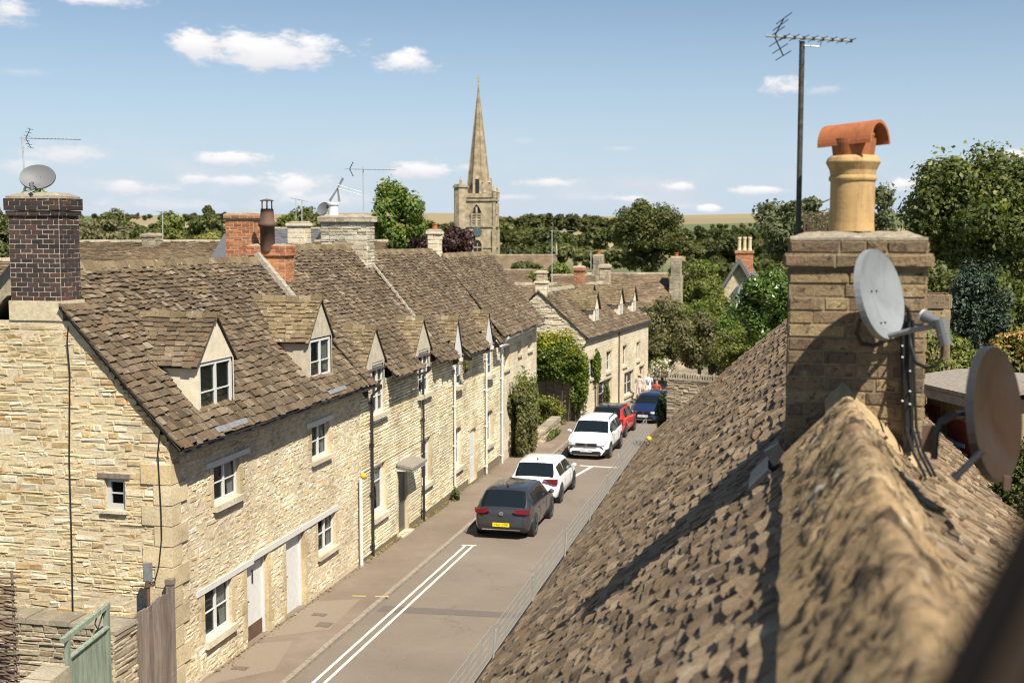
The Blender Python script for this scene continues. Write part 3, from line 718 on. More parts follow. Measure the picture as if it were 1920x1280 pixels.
# gable wall
GX0 = -17.0; GF = (V((GX0, Y0, -1.2)), V((1,0,0)), V((0,-1,0))); GW = XF-GX0
R1 = dict(xe=-11.1, z0=4.66, m=1.095)
def gprof(v):
    z = v-1.2+.05
    if z < 4.6: return 0, GW
    if z > 7.05: return 0, 0
    r = (R1['xe']-(z-R1['z0'])/R1['m'])-GX0-.06; l = 2*(-14.2-GX0)-r
    return (max(0, l), min(GW, r)) if r > l else (0, 0)
a_, b_ = atY(196, 895, Y0), atY(236, 957, Y0)
gw = (a_.x-GX0, b_.x-GX0, b_.z+1.2, a_.z+1.2)
mb = MB(); rows = rows_of(.7, 9.1, (.06,.15), [gw[2], gw[3]], 21)
stones(mb, GF, GW, rows, gprof, [gw], (.08,.36), (-.009,.013), .010, .02, 22, .014)
sheet(mb, GF, GW, 5.75, [gw], (-14.2-GX0, 9.25, 8.25), 1); reveals(mb, GF, [gw], .2, 2)
rnd = random.Random(8)
for k in range(13):      # corner stones of the gable
    z0, z1 = .75+k*.4+.01, .75+(k+1)*.4-.01
    if z1 > 5.85: break
    w1, w2 = (.62, .34) if k % 2 else (.36, .6); e = rnd.uniform(.012, .028)
    mb.box(V((XF-w1/2+.02+e/2, Y0+w2/2-.02-e/2, -1.2+(z0+z1)/2)), (w1+e, w2+e, z1-z0), None, 2)
mb.build('gable_wall', ['gable_stone', 'mortar', 'quoin'], h1)
casement(h1, GF, gw, .09, 1, (.5,), 'grey_paint', (.08,.04,.06,.07), (.14,.11,.09,'old_wood'), curt=False, fw=.09)
# back and far walls (plain)
mb = MB(); mb.quad((-17,20.5,-1.2),(-17,30.9,-1.2),(-17,30.9,4.9),(-17,20.5,4.9)); mb.build('back_wall', 'mortar', h1)
# roof
def notch(ds):
    def f(p):
        for (a, b, xf) in ds:
            if a < p.y < b and p.x > xf: return True
        return False
    return f
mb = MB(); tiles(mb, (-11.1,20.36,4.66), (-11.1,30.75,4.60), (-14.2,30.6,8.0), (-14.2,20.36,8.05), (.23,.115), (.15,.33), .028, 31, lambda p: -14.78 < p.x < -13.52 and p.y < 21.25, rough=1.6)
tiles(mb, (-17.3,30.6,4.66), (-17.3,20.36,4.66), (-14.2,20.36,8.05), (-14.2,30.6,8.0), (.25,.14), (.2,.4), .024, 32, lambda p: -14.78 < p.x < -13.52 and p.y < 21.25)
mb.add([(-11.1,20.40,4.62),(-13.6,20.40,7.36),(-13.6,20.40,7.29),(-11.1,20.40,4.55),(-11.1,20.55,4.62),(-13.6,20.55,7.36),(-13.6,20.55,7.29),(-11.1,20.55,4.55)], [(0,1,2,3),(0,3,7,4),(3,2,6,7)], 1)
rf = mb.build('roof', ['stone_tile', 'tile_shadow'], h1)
g = MB(); ridge(g, (-14.2,21.2,8.08), (-14.2,30.5,8.03), .2, .85, .045, .42, 5); g.build('ridge', 'lichen_tile', rf)
g = MB()
for i in range(14):
    p = V((-14.15,30.58,8.12)).lerp(V((-13.1,30.5,6.95)), i/14); g.box(p, (.16,.22,.13), Matrix.Rotation(.8+.2*math.sin(i*3), 3, 'Y'))
g.build('flashing', 'flashing', rf)
gutter(h1, (-11.06,20.42,4.60), (-11.06,31.3,4.56), 'black_iron', .075)
mb = MB(); mb.box((-11.15,22.65,4.785), (.13,1.4,.012), Matrix.Rotation(.83,3,'Y')); mb.build('lead_strip', 'lead', h1); mb = MB(); mb.box((-11.15,28.6,4.765), (.12,1.2,.012), Matrix.Rotation(.83,3,'Y')); mb.build('lead_strip', 'lead', h1)
for (ya, yb, zb, ze, za, r, sd) in ((21.92,23.52,4.98,6.12,7.0,(.09,1.51,.10,1.12),41), (27.66,29.2,5.0,6.12,7.05,(.10,1.44,.12,1.08),43)):
    d = dormer(h1, -11.52, ya, yb, zb, ze, za, face='render' if sd == 41 else 'render_grey', over=.10, front=.05, tile='stone_tile' if sd == 41 else 'lichen_tile', seed=sd, **R1)
    casement(h1, (V((-11.52, ya, zb)), V((0,1,0)), V((1,0,0))), r, .03, 2, (.42,), 'white_paint', None, None, name='dormer_window', sillmat='white_paint', curt=(sd == 43))
ch = stack(h1, -14.15, 20.50+.34, 1.09, .67, 7.42, 9.07, 'black_brick', 'mortar_brick', 'brick', (.13,.03), 'cope_stone', .092, .245, 51, corb=[(.0,.09,.035),(.10,.23,.06)])
mb = MB(); mb.box((-14.15,20.5+.35,7.24), (1.17,.75,.38)); mb.box((-14.15,20.5+.37,6.9), (1.0,.72,.5)); mb.build('chimney_base', 'mortar_pale', h1)
mb = MB()      # cables on the gable
for (xa, ya), pts in (((0,0), [(128,612),(126,640),(131,700),(130,860),(134,1000),(137,1150)]), ((0,0), [(300,812),(296,850),(302,960),(303,1010),(298,1060),(290,1090),(282,1096)])):
    mb.tube([atY(x, y, Y0-.06) for x, y in pts], .013, 6)
mb.build('cable', 'plastic_black', h1)

# ---- houses 2 and 3: coursed stone with dormers through the eaves
def eaves_dormer(par, y0, y1, ze, za, win, face, xe, z0, m, seed, wh='white_paint', xf=XF+.03, lights=2, tile='lichen_tile'):
    d = dormer(par, xf, y0, y1, 4.3, ze, za, xe, z0, m, face, .12, seed=seed, tile=tile, front=.05)
    F = (V((xf, 0, 0)), V((0,1,0)), V((1,0,0)))
    casement(par, F, win, .04 if xf > XF else .08, lights, (.35,), wh, (.12,.25,.14,.12), None, name='window', fw=.075)
    mb = MB(); a, b = y0, y1
    for (p, q) in ((a, win[0]), (win[1], b)):
        if q-p > .02: mb.quad((xf,p,4.3),(xf,q,4.3),(xf,q,ze),(xf,p,ze))
    mb.quad((xf,win[0],win[3]),(xf,win[1],win[3]),(xf,win[1],ze+.02),(xf,win[0],ze+.02))
    mb.build('dormer_jamb', face, d)
h2 = thing('cottage', 'second stone cottage of the terrace, with a grey door under a flat canopy', 'house', (XF, 30.9, -.5), 'stone cottages of the terrace')
y2 = 30.9
wA = (31.84,32.80,3.62,5.03); wB = (36.2,37.25,3.62,4.97); gA = (31.84,32.95,.65,2.12); gB = (36.5,37.5,.64,2.1); dd = (34.12,35.0,-.40,1.62)
wl, F2, hs = facade(h2, y2, 38.5, 4.55, [(wA[0],wA[1],wA[2],4.55),(wB[0],wB[1],wB[2],4.55),gA,gB,dd], (.082,.112), 'coursed_stone', 'mortar_dark', (.16,.42), (.0,.022), .017, 61, .006)
for r in (gA, gB): casement(h2, F2, H(y2, r), .10, 1, (.66,), 'white_board', (.08,.12,.14,.12), None, fw=.13)
g = MB(); F = F2; r = H(y2, dd); g.fbox(F, (r[0],r[1]), (r[2],r[3]), (-.14,-.08)); g.fbox(F, (r[0],r[0]+.06), (r[2],r[3]), (-.08,-.04)); g.fbox(F, (r[0]+.16,r[1]-.12), (r[2]+1.15,r[3]-.15), (-.08,-.065)); g.fbox(F, (r[0]+.16,r[1]-.12), (r[2]+.2,r[3]-1.05), (-.08,-.065)); dr = g.build('door', 'dark_door', h2)
g = MB(); g.fbox(F, (r[0]-.08,r[1]+.1), (r[2]-.12,r[2]-.004), (-.2,.2)); g.build('doorstep', 'sill_stone', dr)
g = MB(); cz = 1.70
g.add([(XF+.0,33.9,cz+.16),(XF+.0,35.35,cz+.16),(XF+.55,35.35,cz+.05),(XF+.55,33.9,cz+.05),(XF,33.9,cz+.09),(XF,35.35,cz+.09),(XF+.55,35.35,cz-.02),(XF+.55,33.9,cz-.02)], [(0,3,2,1),(4,5,6,7),(0,4,7,3),(3,7,6,2),(2,6,5,1)])
cn = g.build('canopy', 'pale_shingle', h2)
g = MB(); g.box((XF+.24,33.98,cz-.02), (.44,.05,.13)); g.box((XF+.49,34.62,cz-.06), (.05,1.3,.09)); g.box((XF+.24,35.27,cz-.02), (.44,.05,.13)); g.build('fascia', 'white_paint', cn)
R2 = dict(xe=-11.05, z0=4.55, m=1.16)
sk2 = notch([(31.25,32.97,XF-.02), (35.8,37.52,XF-.02)])
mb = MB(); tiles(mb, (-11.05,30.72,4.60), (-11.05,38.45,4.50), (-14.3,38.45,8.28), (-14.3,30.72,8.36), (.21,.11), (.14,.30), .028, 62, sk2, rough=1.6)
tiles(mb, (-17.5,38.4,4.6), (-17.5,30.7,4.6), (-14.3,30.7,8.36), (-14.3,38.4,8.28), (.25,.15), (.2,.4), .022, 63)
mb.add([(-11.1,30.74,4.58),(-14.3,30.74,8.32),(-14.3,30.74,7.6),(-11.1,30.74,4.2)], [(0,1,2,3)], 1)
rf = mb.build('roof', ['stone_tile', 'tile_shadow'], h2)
g = MB(); ridge(g, (-14.3,31.0,8.38), (-14.3,38.4,8.3), .2, .85, .045, .42, 6); g.build('ridge', 'lichen_tile', rf)
eaves_dormer(h2, 31.25, 32.95, 5.08, 6.05, wA, 'render_grey', seed=64, **R2)
eaves_dormer(h2, 35.8, 37.5, 5.02, 6.0, wB, 'render_grey', seed=66, **R2)
gutter(h2, (-11.02,32.95,4.47), (-11.02,35.9,4.43), 'black_iron')
downpipe(h2, 31.62, 4.35, 'black_iron'); downpipe(h2, 36.38, 4.35, 'black_iron', XF+.12)
mb = MB(); mb.quad((-17.2,30.9,-1.2),(-17.2,54.5,-1.2),(-17.2,54.5,4.6),(-17.2,30.9,4.6)); mb.build('back_wall', 'mortar', h2)
rb = stack(h2, -13.97, 30.98, 1.06, .6, 6.2, 8.12, 'red_brick', 'mortar_brick', 'brick', (.05,.02), 'cope_stone', .092, .245, 71, corb=[(0,.28,.05)])
g = MB(); g.box((-13.4,30.85,7.08), (.35,.75,.12), Matrix.Rotation(.75,3,'Y')); g.build('lead_flashing', 'flashing', rb)
stack(h2, -15.03, 31.6, .84, .75, 6.9, 9.15, 'red_brick', 'mortar_brick', 'brick', (.10,.04), 'cope_stone', .092, .245, 75, corb=[(0,.1,.05)])
c0 = at(502, 468, 33.0); q8 = .82
g = MB(); g.lathe([(r_, z_*q8) for r_, z_ in [(.16,-.1),(.2,0),(.2,.75),(.24,.76),(.25,.88),(.2,.93),(.18,1.25)]], c0, 20); g.lathe([(.185,1.2*q8),(.17,1.36*q8),(.185,1.36*q8)], c0, 20)
for k in range(6):
    a = k*math.pi/3; g.tube([c0+V((.15*math.cos(a),.15*math.sin(a),1.3*q8)), c0+V((.15*math.cos(a),.15*math.sin(a),1.62*q8))], .012, 6)
g.lathe([(.0,1.66*q8),(.19,1.62*q8),(.19,1.64*q8),(0,1.7*q8)], c0, 20)
tag(g.build('flue_pot', 'brown_wood', None, c0, True), 'dark brown ribbed clay flue pot with a caged cap, beside the red brick chimney', 'chimney pot')

h3 = thing('cottage', 'third stone cottage of the terrace, with white painted triangular dormer gables', 'house', (XF, 38.5, -.6), 'stone cottages of the terrace')
y3 = 38.5
wC = (40.42,41.0,3.40,4.37); wD = (44.95,45.6,3.25,4.37); gC = (40.38,41.3,.44,1.86); gD = (45.05,46.0,.48,1.8); dC = (42.45,43.4,-.5,1.5)
wl, F3, hs = facade(h3, y3, 47.3, 4.48, [(wC[0],wC[1],wC[2],4.48),(wD[0],wD[1],wD[2],4.48),gC,gD,dC], (.085,.115), 'coursed_stone', 'mortar_dark', (.16,.42), (.0,.022), .017, 81, .006)
for r in (gC, gD): casement(h3, F3, H(y3, r), .10, 1, (.6,), 'white_board', (.05,.15,.14,.12), None, fw=.1)
r = H(y3, dC); g = MB(); g.fbox(F3, (r[0],r[1]), (r[2],r[3]), (-.14,-.06)); g.fbox(F3, (r[0]+.12,r[1]-.12), (r[2]+.2,r[2]+.9), (-.06,-.05)); g.fbox(F3, (r[0]+.12,r[1]-.12), (r[2]+1.0,r[3]-.15), (-.06,-.05)); g.build('door', 'white_board', h3)
for r in (gC, gD, dC):       # curved arch heads
    u0, u1, v0, v1 = H(y3, r); g = MB(); k = 8; O, U, N = F3; um, hw = (u0+u1)/2, (u1-u0)/2
    for i in range(k):
        a0, a1 = math.pi*i/k, math.pi*(i+1)/k
        q = lambda a, rr, n: O+U*(um-math.cos(a)*hw*rr)+Z*(v1-.16+math.sin(a)*.16*rr)+N*n
        g.add([q(a0,1,.02), q(a1,1,.02), O+U*(um-math.cos(a1)*hw*1.02)+Z*(v1+.01)+N*.02, O+U*(um-math.cos(a0)*hw*1.02)+Z*(v1+.01)+N*.02], [(0,1,2,3)])
        g.add([q(a0,1,.02), q(a1,1,.02), q(a1,1,-.14), q(a0,1,-.14)], [(0,3,2,1)])
    for i in range(7):
        a = -.5+i/6; g.fbox(F3, (um+a*hw*2.4-.06,um+a*hw*2.4+.055), (v1+.012,v1+.25), (-.02,.04))
    g.build('arch', 'quoin', h3)
R3 = dict(xe=-11.0, z0=4.45, m=1.2)
sk3 = notch([(39.8,41.2,XF-.02), (44.2,45.75,XF-.02)])
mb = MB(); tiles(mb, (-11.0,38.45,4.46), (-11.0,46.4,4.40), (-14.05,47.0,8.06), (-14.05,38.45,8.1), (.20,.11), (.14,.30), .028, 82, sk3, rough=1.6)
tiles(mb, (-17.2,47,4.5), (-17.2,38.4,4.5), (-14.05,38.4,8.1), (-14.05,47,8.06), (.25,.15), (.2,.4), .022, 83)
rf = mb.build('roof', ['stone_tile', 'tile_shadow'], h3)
g = MB(); ridge(g, (-14.05,38.9,8.12), (-14.05,46.6,8.08), .2, .85, .045, .42, 7); g.build('ridge', 'lichen_tile', rf)
g = MB()
for i in range(26):
    p = V((-13.7,38.45,7.75)).lerp(V((-11.6,38.45,5.25)), i/26); g.box(p, (.13,.13,.06), Matrix.Rotation(.87+.3*math.sin(i*3), 3, 'Y'))
g.build('flashing', 'flashing', rf)
eaves_dormer(h3, 39.85, 41.15, 4.45, 5.75, wC, 'white_paint', seed=84, lights=1, xf=XF+.10, **R3)
eaves_dormer(h3, 44.25, 45.7, 4.45, 5.7, wD, 'white_paint', seed=86, lights=1, xf=XF+.10, **R3)
gutter(h3, (-10.97,41.15,4.38), (-10.97,44.2,4.34), 'black_iron'); gutter(h3, (-10.97,45.7,4.36), (-10.97,46.9,4.32), 'pale_pipe')
downpipe(h3, 40.2, 4.25, 'pale_pipe'); downpipe(h3, 44.72, 4.25, 'pale_pipe')
ws = stack(h3, -14.48, 38.25, 1.62, .7, 6.6, 9.12, 'white_rubble', 'mortar_pale', 'rubble', (.14,.10), 'cope_stone', .1, None, 91, corb=[(0,.12,.09)])
c0 = V((-15.0, 38.3, 9.28)); pot(ws, c0, .19, .5, 'white_paint', 'pot')

h4 = thing('cottage', 'far end house of the terrace, pale smooth stone front half hidden behind a big shrub', 'house', (XF, 47.3, -.7), 'stone cottages of the terrace')
y4 = 47.3; w4a = (48.05,48.95,3.14,4.02); w4b = (50.6,51.3,3.5,4.05); w4c = (52.63,53.55,3.5,4.12)
wl, F4, hs = facade(h4, y4, 54.6, 4.6, [w4a,w4b,w4c], (.2,.3), 'ashlar', 'mortar_pale', (.4,.8), (.0,.006), .01, 101, .002)
for r in (w4a, w4b, w4c): casement(h4, F4, H(y4, r), .12, 1, (.5,), 'white_paint', (.05,.1,.1,.1), None)
mb = MB(); mb.quad((XF,54.6,-1.2),(-17,54.6,-1.2),(-17,54.6,4.6),(XF,54.6,4.6)); mb.add([(XF,54.6,4.6),(-17,54.6,4.6),(-13.9,54.6,7.6)], [(0,1,2)]); mb.build('side_wall', 'mortar_pale', h4)
mb = MB(); tiles(mb, (-11.05,46.6,4.60), (-11.0,54.6,4.68), (-13.85,55.6,7.8), (-13.85,47.1,7.82), (.20,.11), (.14,.30), .028, 102, rough=1.6)
tiles(mb, (-17.0,55,4.6), (-17.0,47,4.6), (-13.85,47,7.82), (-13.85,55.6,7.8), (.25,.15), (.2,.4), .022, 103)
rf = mb.build('roof', ['stone_tile', 'tile_shadow'], h4)
g = MB(); ridge(g, (-13.85,47.2,7.88), (-13.85,55.5,7.86), .2, .85, .045, .42, 8); g.build('ridge', 'lichen_tile', rf)
gutter(h4, (-11.02,46.9,4.5), (-11.02,54.6,4.6), 'lead'); downpipe(h4, 47.35, 4.4, 'pale_pipe')
stack(h4, -14.07, 47.1, .46, .5, 7.3, 8.72, 'ashlar', 'mortar_pale', 'stone', (.12,.05), 'cope_stone', .2, None, 105, corb=[(0,.1,.06)])
pot(h4.children[-1], (-14.07,47.1,8.92), .12, .22, 'terracotta')
# ------------------------------------------------------------ the near roof on the right
hr = thing('stone_tiled_house', 'near house under a big rough stone tiled roof that fills the lower right', 'house', (-.4, 10, 0))
XE, ZE, XR, ZR = -3.13, 3.92, .32, 7.70
MR = (ZR-ZE)/(XR-XE)
VG = [(-3.3,28.6),(-2.94,27.7),(-1.86,24.8),(-.69,21.5),(0,19.1),(.4,18.8),(2,18.9),(4.5,19)]
MQ = .95
def zr_(x): return ZR-MR*(XR-x) if x < XR else ZR-MQ*(x-XR)
def vg(x):
    for (a, p), (b, q) in zip(VG, VG[1:]):
        if a <= x <= b: return p+(q-p)*(x-a)/(b-a)
    return 28.8 if x < -3 else 19
mb = MB()
tiles(mb, (XE,1,ZE), (XE,28.7,ZE), (XR,28.7,ZR), (XR,1,ZR), (.15,.10), (.09,.21), .019, 201, lambda p: p.y > vg(p.x) or (p.y < 2.2 and p.x < -2), under=None, rough=1.35, lift=1.7)
tiles(mb, (4.1,19.2,zr_(4.1)), (4.1,1,zr_(4.1)), (XR,1,ZR), (XR,19.2,ZR), (.15,.10), (.09,.21), .019, 202, lambda p: p.y > vg(p.x)-.0, under=None, rough=1.9, lift=1.9)
for (a, p), (b, q) in zip(VG, VG[1:]):
    z = lambda x: zr_(x)-.02
    mb.quad((a,1,z(a)),(b,1,z(b)),(b,q,z(b)),(a,p,z(a)), 1)
roof = mb.build('roof', ['near_tile', 'tile_shadow'], hr)
def ridge_stones():
    mb = MB(); rnd = random.Random(3); y = .9; k = 0
    while y < 6.6:
        e = min(y+rnd.uniform(.42, .52), 6.8); na, nc = 26, 30; sc = rnd.uniform(.96, 1.05); dz = rnd.uniform(-.008, .012); base = len(mb.v)
        for i in range(na+1):
            yy = y+.008+(e-y-.016)*i/na; en = min(i, na-i)/na
            for j in range(nc+1):
                t = -1+2*j/nc; x = t*.25*sc; hgt = -(math.sqrt(x*x+.0016)-.04)*1.38+.115+dz
                if en < .07: hgt -= (.07-en)*.7
                p = V((XR+x, yy, ZR+hgt)); nn = V((t, 0, .8)).normalized()
                d = .020*noise.fractal(p*10+V((k*3.1,0,0)), .7, 2.1, 6)+.012*noise.noise(p*34)
                mb.v.append(tuple(p+nn*d))
        for i in range(na):
            for j in range(nc):
                a = base+i*(nc+1)+j; mb.f.append((a, a+1, a+nc+2, a+nc+1)); mb.m.append(0)
        for i in range(na+1):      # skirts
            for jj, o in ((0, -1), (nc, 1)):
                x, yy, zz = mb.v[base+i*(nc+1)+jj]; mb.v.append((x, yy, zz-.09))
        sk = base+(na+1)*(nc+1)
        for i in range(na):
            mb.f += [(base+i*(nc+1), base+(i+1)*(nc+1), sk+2*(i+1), sk+2*i), (base+(i+1)*(nc+1)+nc, base+i*(nc+1)+nc, sk+2*i+1, sk+2*i+3)]; mb.m += [0, 0]
        for i in (0, na):
            r = [base+i*(nc+1)+j for j in range(nc+1)]; mb.f.append(tuple(r+[sk+2*i+1, sk+2*i])); mb.m.append(0)
        y = e; k += 1
    n = 60      # mortar bedding under the stones
    for s in (-1, 1):
        b = len(mb.v)
        for i in range(n+1):
            yy = .9+6.1*i/n
            for x in (.02, .16, .33+.03*noise.noise(V((yy*4, s, 0)))):
                mb.v.append((XR+s*x, yy, ZR-x*1.0+.075+.02*noise.noise(V((x*9, yy*7, s)))))
        for i in range(n):
            for j in range(2): mb.f.append((b+i*3+j, b+i*3+j+1, b+(i+1)*3+j+1, b+(i+1)*3+j)); mb.m.append(0)
    mb.build('ridge', 'ridge_stone', roof, smooth=True)
ridge_stones()
# weathered mortar haunch between ridge and chimney
mb = MB(); n = 16
for i in range(n+1):
    for j in range(n+1):
        x = .22+.52*i/n; y = 6.72+.48*j/n; z = ZR+.05-1.04*abs(x-XR)+.10*(j/n)**2+.03*noise.noise(V((x*14, y*14, 0)))
        mb.v.append((x, y, z))
for i in range(n):
    for j in range(n): mb.f.append((i*(n+1)+j, (i+1)*(n+1)+j, (i+1)*(n+1)+j+1, i*(n+1)+j+1)); mb.m.append(0)
mb.build('mortar_fillet', 'buff_pale', roof, smooth=True)
# lead saddle left of the chimney
mb = MB(); mb.box((-.14,7.3,7.27), (.16,.5,.03), Matrix.Rotation(-.82,3,'Y')); mb.box((-.05,7.14,7.42), (.10,.08,.10), Matrix.Rotation(-.6,3,'Y')); mb.build('lead_flashing', 'black_iron', roof)
nch = stack(hr, .388, 7.48, .765, .56, 6.7, 8.51, 'near_block', 'mortar_near', 'brick', (.055,.0), 'cope_stone', .078, None, 211, corb=[(0,.082,.028),(.082,.075,.0)], lw=(.12,.30))
# far end wall and street wall of the house
mb = MB(); mb.quad((-2.85,1,-.6),(-2.85,27.2,-.6),(-2.85,27.2,4.15),(-2.85,1,4.15)); 
for (a, p), (b, q) in zip(VG, VG[1:]):
    z = lambda x: zr_(x)-.03
    mb.quad((a,p-.25,-.8),(b,q-.25,-.8),(b,q-.25,z(b)),(a,p-.25,z(a)))
mb.build('wall', 'wall_rubble', hr)
# cable lying over the tiles
def rp(x, y):       # point of the left slope seen at a photo pixel
    r = ray(x, y); t = (ZE-CAM.z+MR*(CAM.x-XE))/(r.z-MR*r.x); return CAM+r*t
mb = MB(); mb.tube([rp(x, y)+Z*.05 for x, y in [(1465,905),(1400,935),(1330,985),(1240,1050),(1140,1120),(1040,1195),(960,1262),(920,1300)]], .007, 6)
tag(mb.build('roof_cable', 'plastic_black', None, rp(1240,1050)), 'thin black cable lying diagonally down the near stone tiled roof', 'cable')
# snow guard of wire mesh along the eaves
sg = thing('snow_guard', 'leaning wire mesh snow guard along the gutter edge of the near roof', 'snow guard', (XE-.05, 18, ZE))
rnd = random.Random(4); y = 10.5; pid = 0
while y < 26.6:
    L = 2.2; tl = rnd.uniform(-.05, .12); mb = MB(); h = .36
    x0 = XE-.03; zb = ZE+.02
    topo = V((-tl, 0, h))
    n = int(L/.055)
    for i in range(n+1):
        yy = y+L*i/n; b = V((x0, yy, zb+.05)); mb.tube([b, b+topo+V((.02*math.sin(i*.7),0,0))], .003, 4, cap=False)
    for k in range(5):
        q = topo*(k/4); mb.tube([V((x0, y, zb+.05))+q, V((x0, y+L, zb+.05))+q], .0045, 4, cap=False)
    mb.build('mesh_panel', 'mesh_wire', sg)
    mb = MB(); b = V((x0, y, zb-.12)); mb.tube([b, b+topo*1.35], .011, 6); mb.build('post', 'galv', sg)
    y += L+.03
mb = MB(); mb.tube([(XE-.05,9,ZE-.06),(XE-.05,28,ZE-.06)], .06, 8); mb.build('gutter', 'black_iron', hr)
fl = at(1217, 823, 23.5); mb = MB(); mb.lathe([(0,-.05),(.04,-.02),(.05,.02),(.035,.05),(0,.06)], fl, 12); o = thing('yellow_ball', 'small round yellow ball on a thin stem, standing at the far end of the snow guard', 'flower', fl)
mb.build('ball', 'yellow_ball', o, smooth=True); mb = MB(); mb.tube([fl, fl-Z*.3+V((.03,0,0))], .008, 5); mb.build('stem', 'bark', o)  # plain yellow ball on a thin upright stem

# clay pot with a half barrel cowl
pc = V((.362, 7.48, 8.72)); cp = thing('chimney_pot', 'buff clay chimney pot with an orange half barrel cowl, on the near chimney', 'chimney pot', pc)
mb = MB(); mb.lathe([(.133,0),(.129,.05),(.129,.295),(.137,.30),(.140,.312),(.137,.325),(.131,.33),(.135,.36),(.157,.405),(.157,.412),(.148,.432),(.130,.446),(.10,.446),(.10,.1)], pc, 48); mb.build('pot', 'buff_clay', cp, smooth=False)
mb = MB(); mb.lathe([(.117,.44),(.122,.47),(.128,.52),(.128,.545),(.11,.545),(.105,.45)], pc, 40); bw = mb.build('cowl_base', 'terracotta', cp)
ax = V((.857,-.515,.05)).normalized(); sd_ = ax.cross(Z).normalized(); up = sd_.cross(ax); mb = MB(); k = 20; c = pc+Z*.505; ln = .172
for e in (-ln, ln):
    for rr in (.122, .105):
        for j in range(k+1):
            a = math.pi*j/k; mb.v.append(tuple(c+ax*e+sd_*(rr*math.cos(a))+up*(rr*1.12*math.sin(a))))
w = k+1
for j in range(k):
    mb.f += [(j,j+1,2*w+j+1,2*w+j), (w+j+1,w+j,3*w+j,3*w+j+1), (j+1,j,w+j,w+j+1), (2*w+j,2*w+j+1,3*w+j+1,3*w+j)]; mb.m += [0]*4
mb.f += [(0,w,3*w,2*w), (k,2*w+k,3*w+k,w+k)]; mb.m += [0, 0]
mb.build('cowl_hood', 'terracotta', cp)
for s in (-1, 1):
    mb = MB(); q = pc+ax*(.085*s)+Z*.50
    mb.lathe([(.03,0),(.045,.06),(.035,.1)], q, 12); mb.build('cowl_leg', 'terracotta', bw)

def dish(name, label, c, n, rx, ry, mat, depth=.06, lnb=None, back=None, mount=None, holes=True, rim='dish_grey', roll=0, group=None):
    """offset dish: bowl opening towards n"""
    c = V(c); n = V(n).normalized(); u = Z.cross(n).normalized(); v = n.cross(u)
    root = thing(name, label, 'satellite dish', c, group); mb = MB(); k, m = 40, 10
    def ringp(t, a, off): return c+u*(rx*t*math.cos(a))+v*(ry*t*math.sin(a))+n*(depth*(t*t-1)+off)
    for off in (0, -.008):
        b = len(mb.v)
        for i in range(1, m+1):
            for j in range(k): mb.v.append(tuple(ringp(i/m, 2*math.pi*j/k, off)))
        ce = len(mb.v); mb.v.append(tuple(ringp(0, 0, off)))
        for i in range(m-1):
            for j in range(k): mb.f.append((b+i*k+j, b+i*k+(j+1)%k, b+(i+1)*k+(j+1)%k, b+(i+1)*k+j)); mb.m.append(0)
        for j in range(k): mb.f.append((ce, b+(j+1)%k, b+j)); mb.m.append(0)
    mb.build('reflector', mat, root, smooth=True)
    mb = MB(); pr = [ringp(1, 2*math.pi*j/k, -.004) for j in range(k)]
    for j in range(k):
        a, b = pr[j], pr[(j+1)%k]; oa, ob = (a-c).normalized()*.006, (b-c).normalized()*.006
        mb.quad(a+n*.004, b+n*.004, b+ob-n*.03, a+oa-n*.03)
        mb.quad(a+n*.004-oa*.3, b+n*.004-ob*.3, b+n*.004, a+n*.004)
    mb.build('rim', rim, root, smooth=True)
    if holes:
        for (x, y) in ((-.06,.1),(.06,.1),(-.05,-.62),(.05,-.62)):
            mb = MB(); p = c+u*(x*rx*2)+v*(y*ry)+n*(depth*((x*2)**2+y*y-1)+.003); mb.box(p, (.009,.009,.009)); mb.build('bolt', 'black_iron', root)
    if lnb:
        e = V(lnb); s = c-v*ry*.93-n*.0; mb = MB(); mb.tube([s-n*.02, s+(e-s)*.5-v*.01, e-v*.03], .015, 8); arm = mb.build('lnb_arm', 'dish_grey' if mat == 'dish_grey' else 'black_iron', root)
        d = (c-e).normalized(); mb = MB(); mb.tube([e+d*.06, e+d*.015, e-d*.055], [.033,.028,.026], 16); mb.tube([e+d*.062, e+d*.075], [.035,.030], 16, 1)
        dn = (V((.25,-.1,-1))).normalized(); b0 = e-d*.05; mb.tube([b0-dn*.03, b0+dn*.05], [.036,.034], 12); mb.tube([b0+dn*.052, b0+dn*.11], [.034,.031], 12)
        mb.build('lnb', ['lnb_grey', 'white_paint'], root, smooth=False)
    if back:
        q = c-n*(depth+.03); mb = MB(); mb.tube([q, q-n*.06], .035, 10); mb.tube([q-n*.05]+[V(p) for p in back], .016, 8); mb.build('bracket', 'black_iron', root)
    return root
dc = atY(1655, 551, 6.85)
dish('satellite_dish', 'light grey satellite dish on the face of the near stone chimney', dc, (.83,-.50,.22), .240, .250, 'dish_grey', .05,
     lnb=atY(1750, 601, 6.65), back=[atY(1640,600,7.05), atY(1690,625,7.12)])
mb = MB(); Q = lambda x, y, d=7.15: atY(x, y, d)
mb.tube([Q(1698,590), Q(1700,700), Q(1703,845)], .034, 10)
for i, (a, d_) in enumerate(((-7,.0),(4,-.02),(12,.01))):
    mb.tube([Q(1700+a,600,7.12+d_), Q(1702+a,700,7.11), Q(1706+a,800,7.12), Q(1720+a,850,7.0), Q(1742+a,892,6.8)], .008, 6)
mb.tube([Q(1768,640,6.68), Q(1766,668,6.7), Q(1756,686,6.8), Q(1738,690,6.9), Q(1718,680,7.0), Q(1708,650,7.1), Q(1704,625,7.12)], .010, 8)
mb.tube([Q(1612,600,7.0), Q(1606,625,7.05), Q(1616,645,7.08), Q(1640,648,7.05), Q(1664,636,7.0), Q(1690,622,7.1)], .013, 8)
mb.tube([Q(1690,570,7.1), Q(1702,580,7.05), Q(1706,600,7.1)], .012, 8)
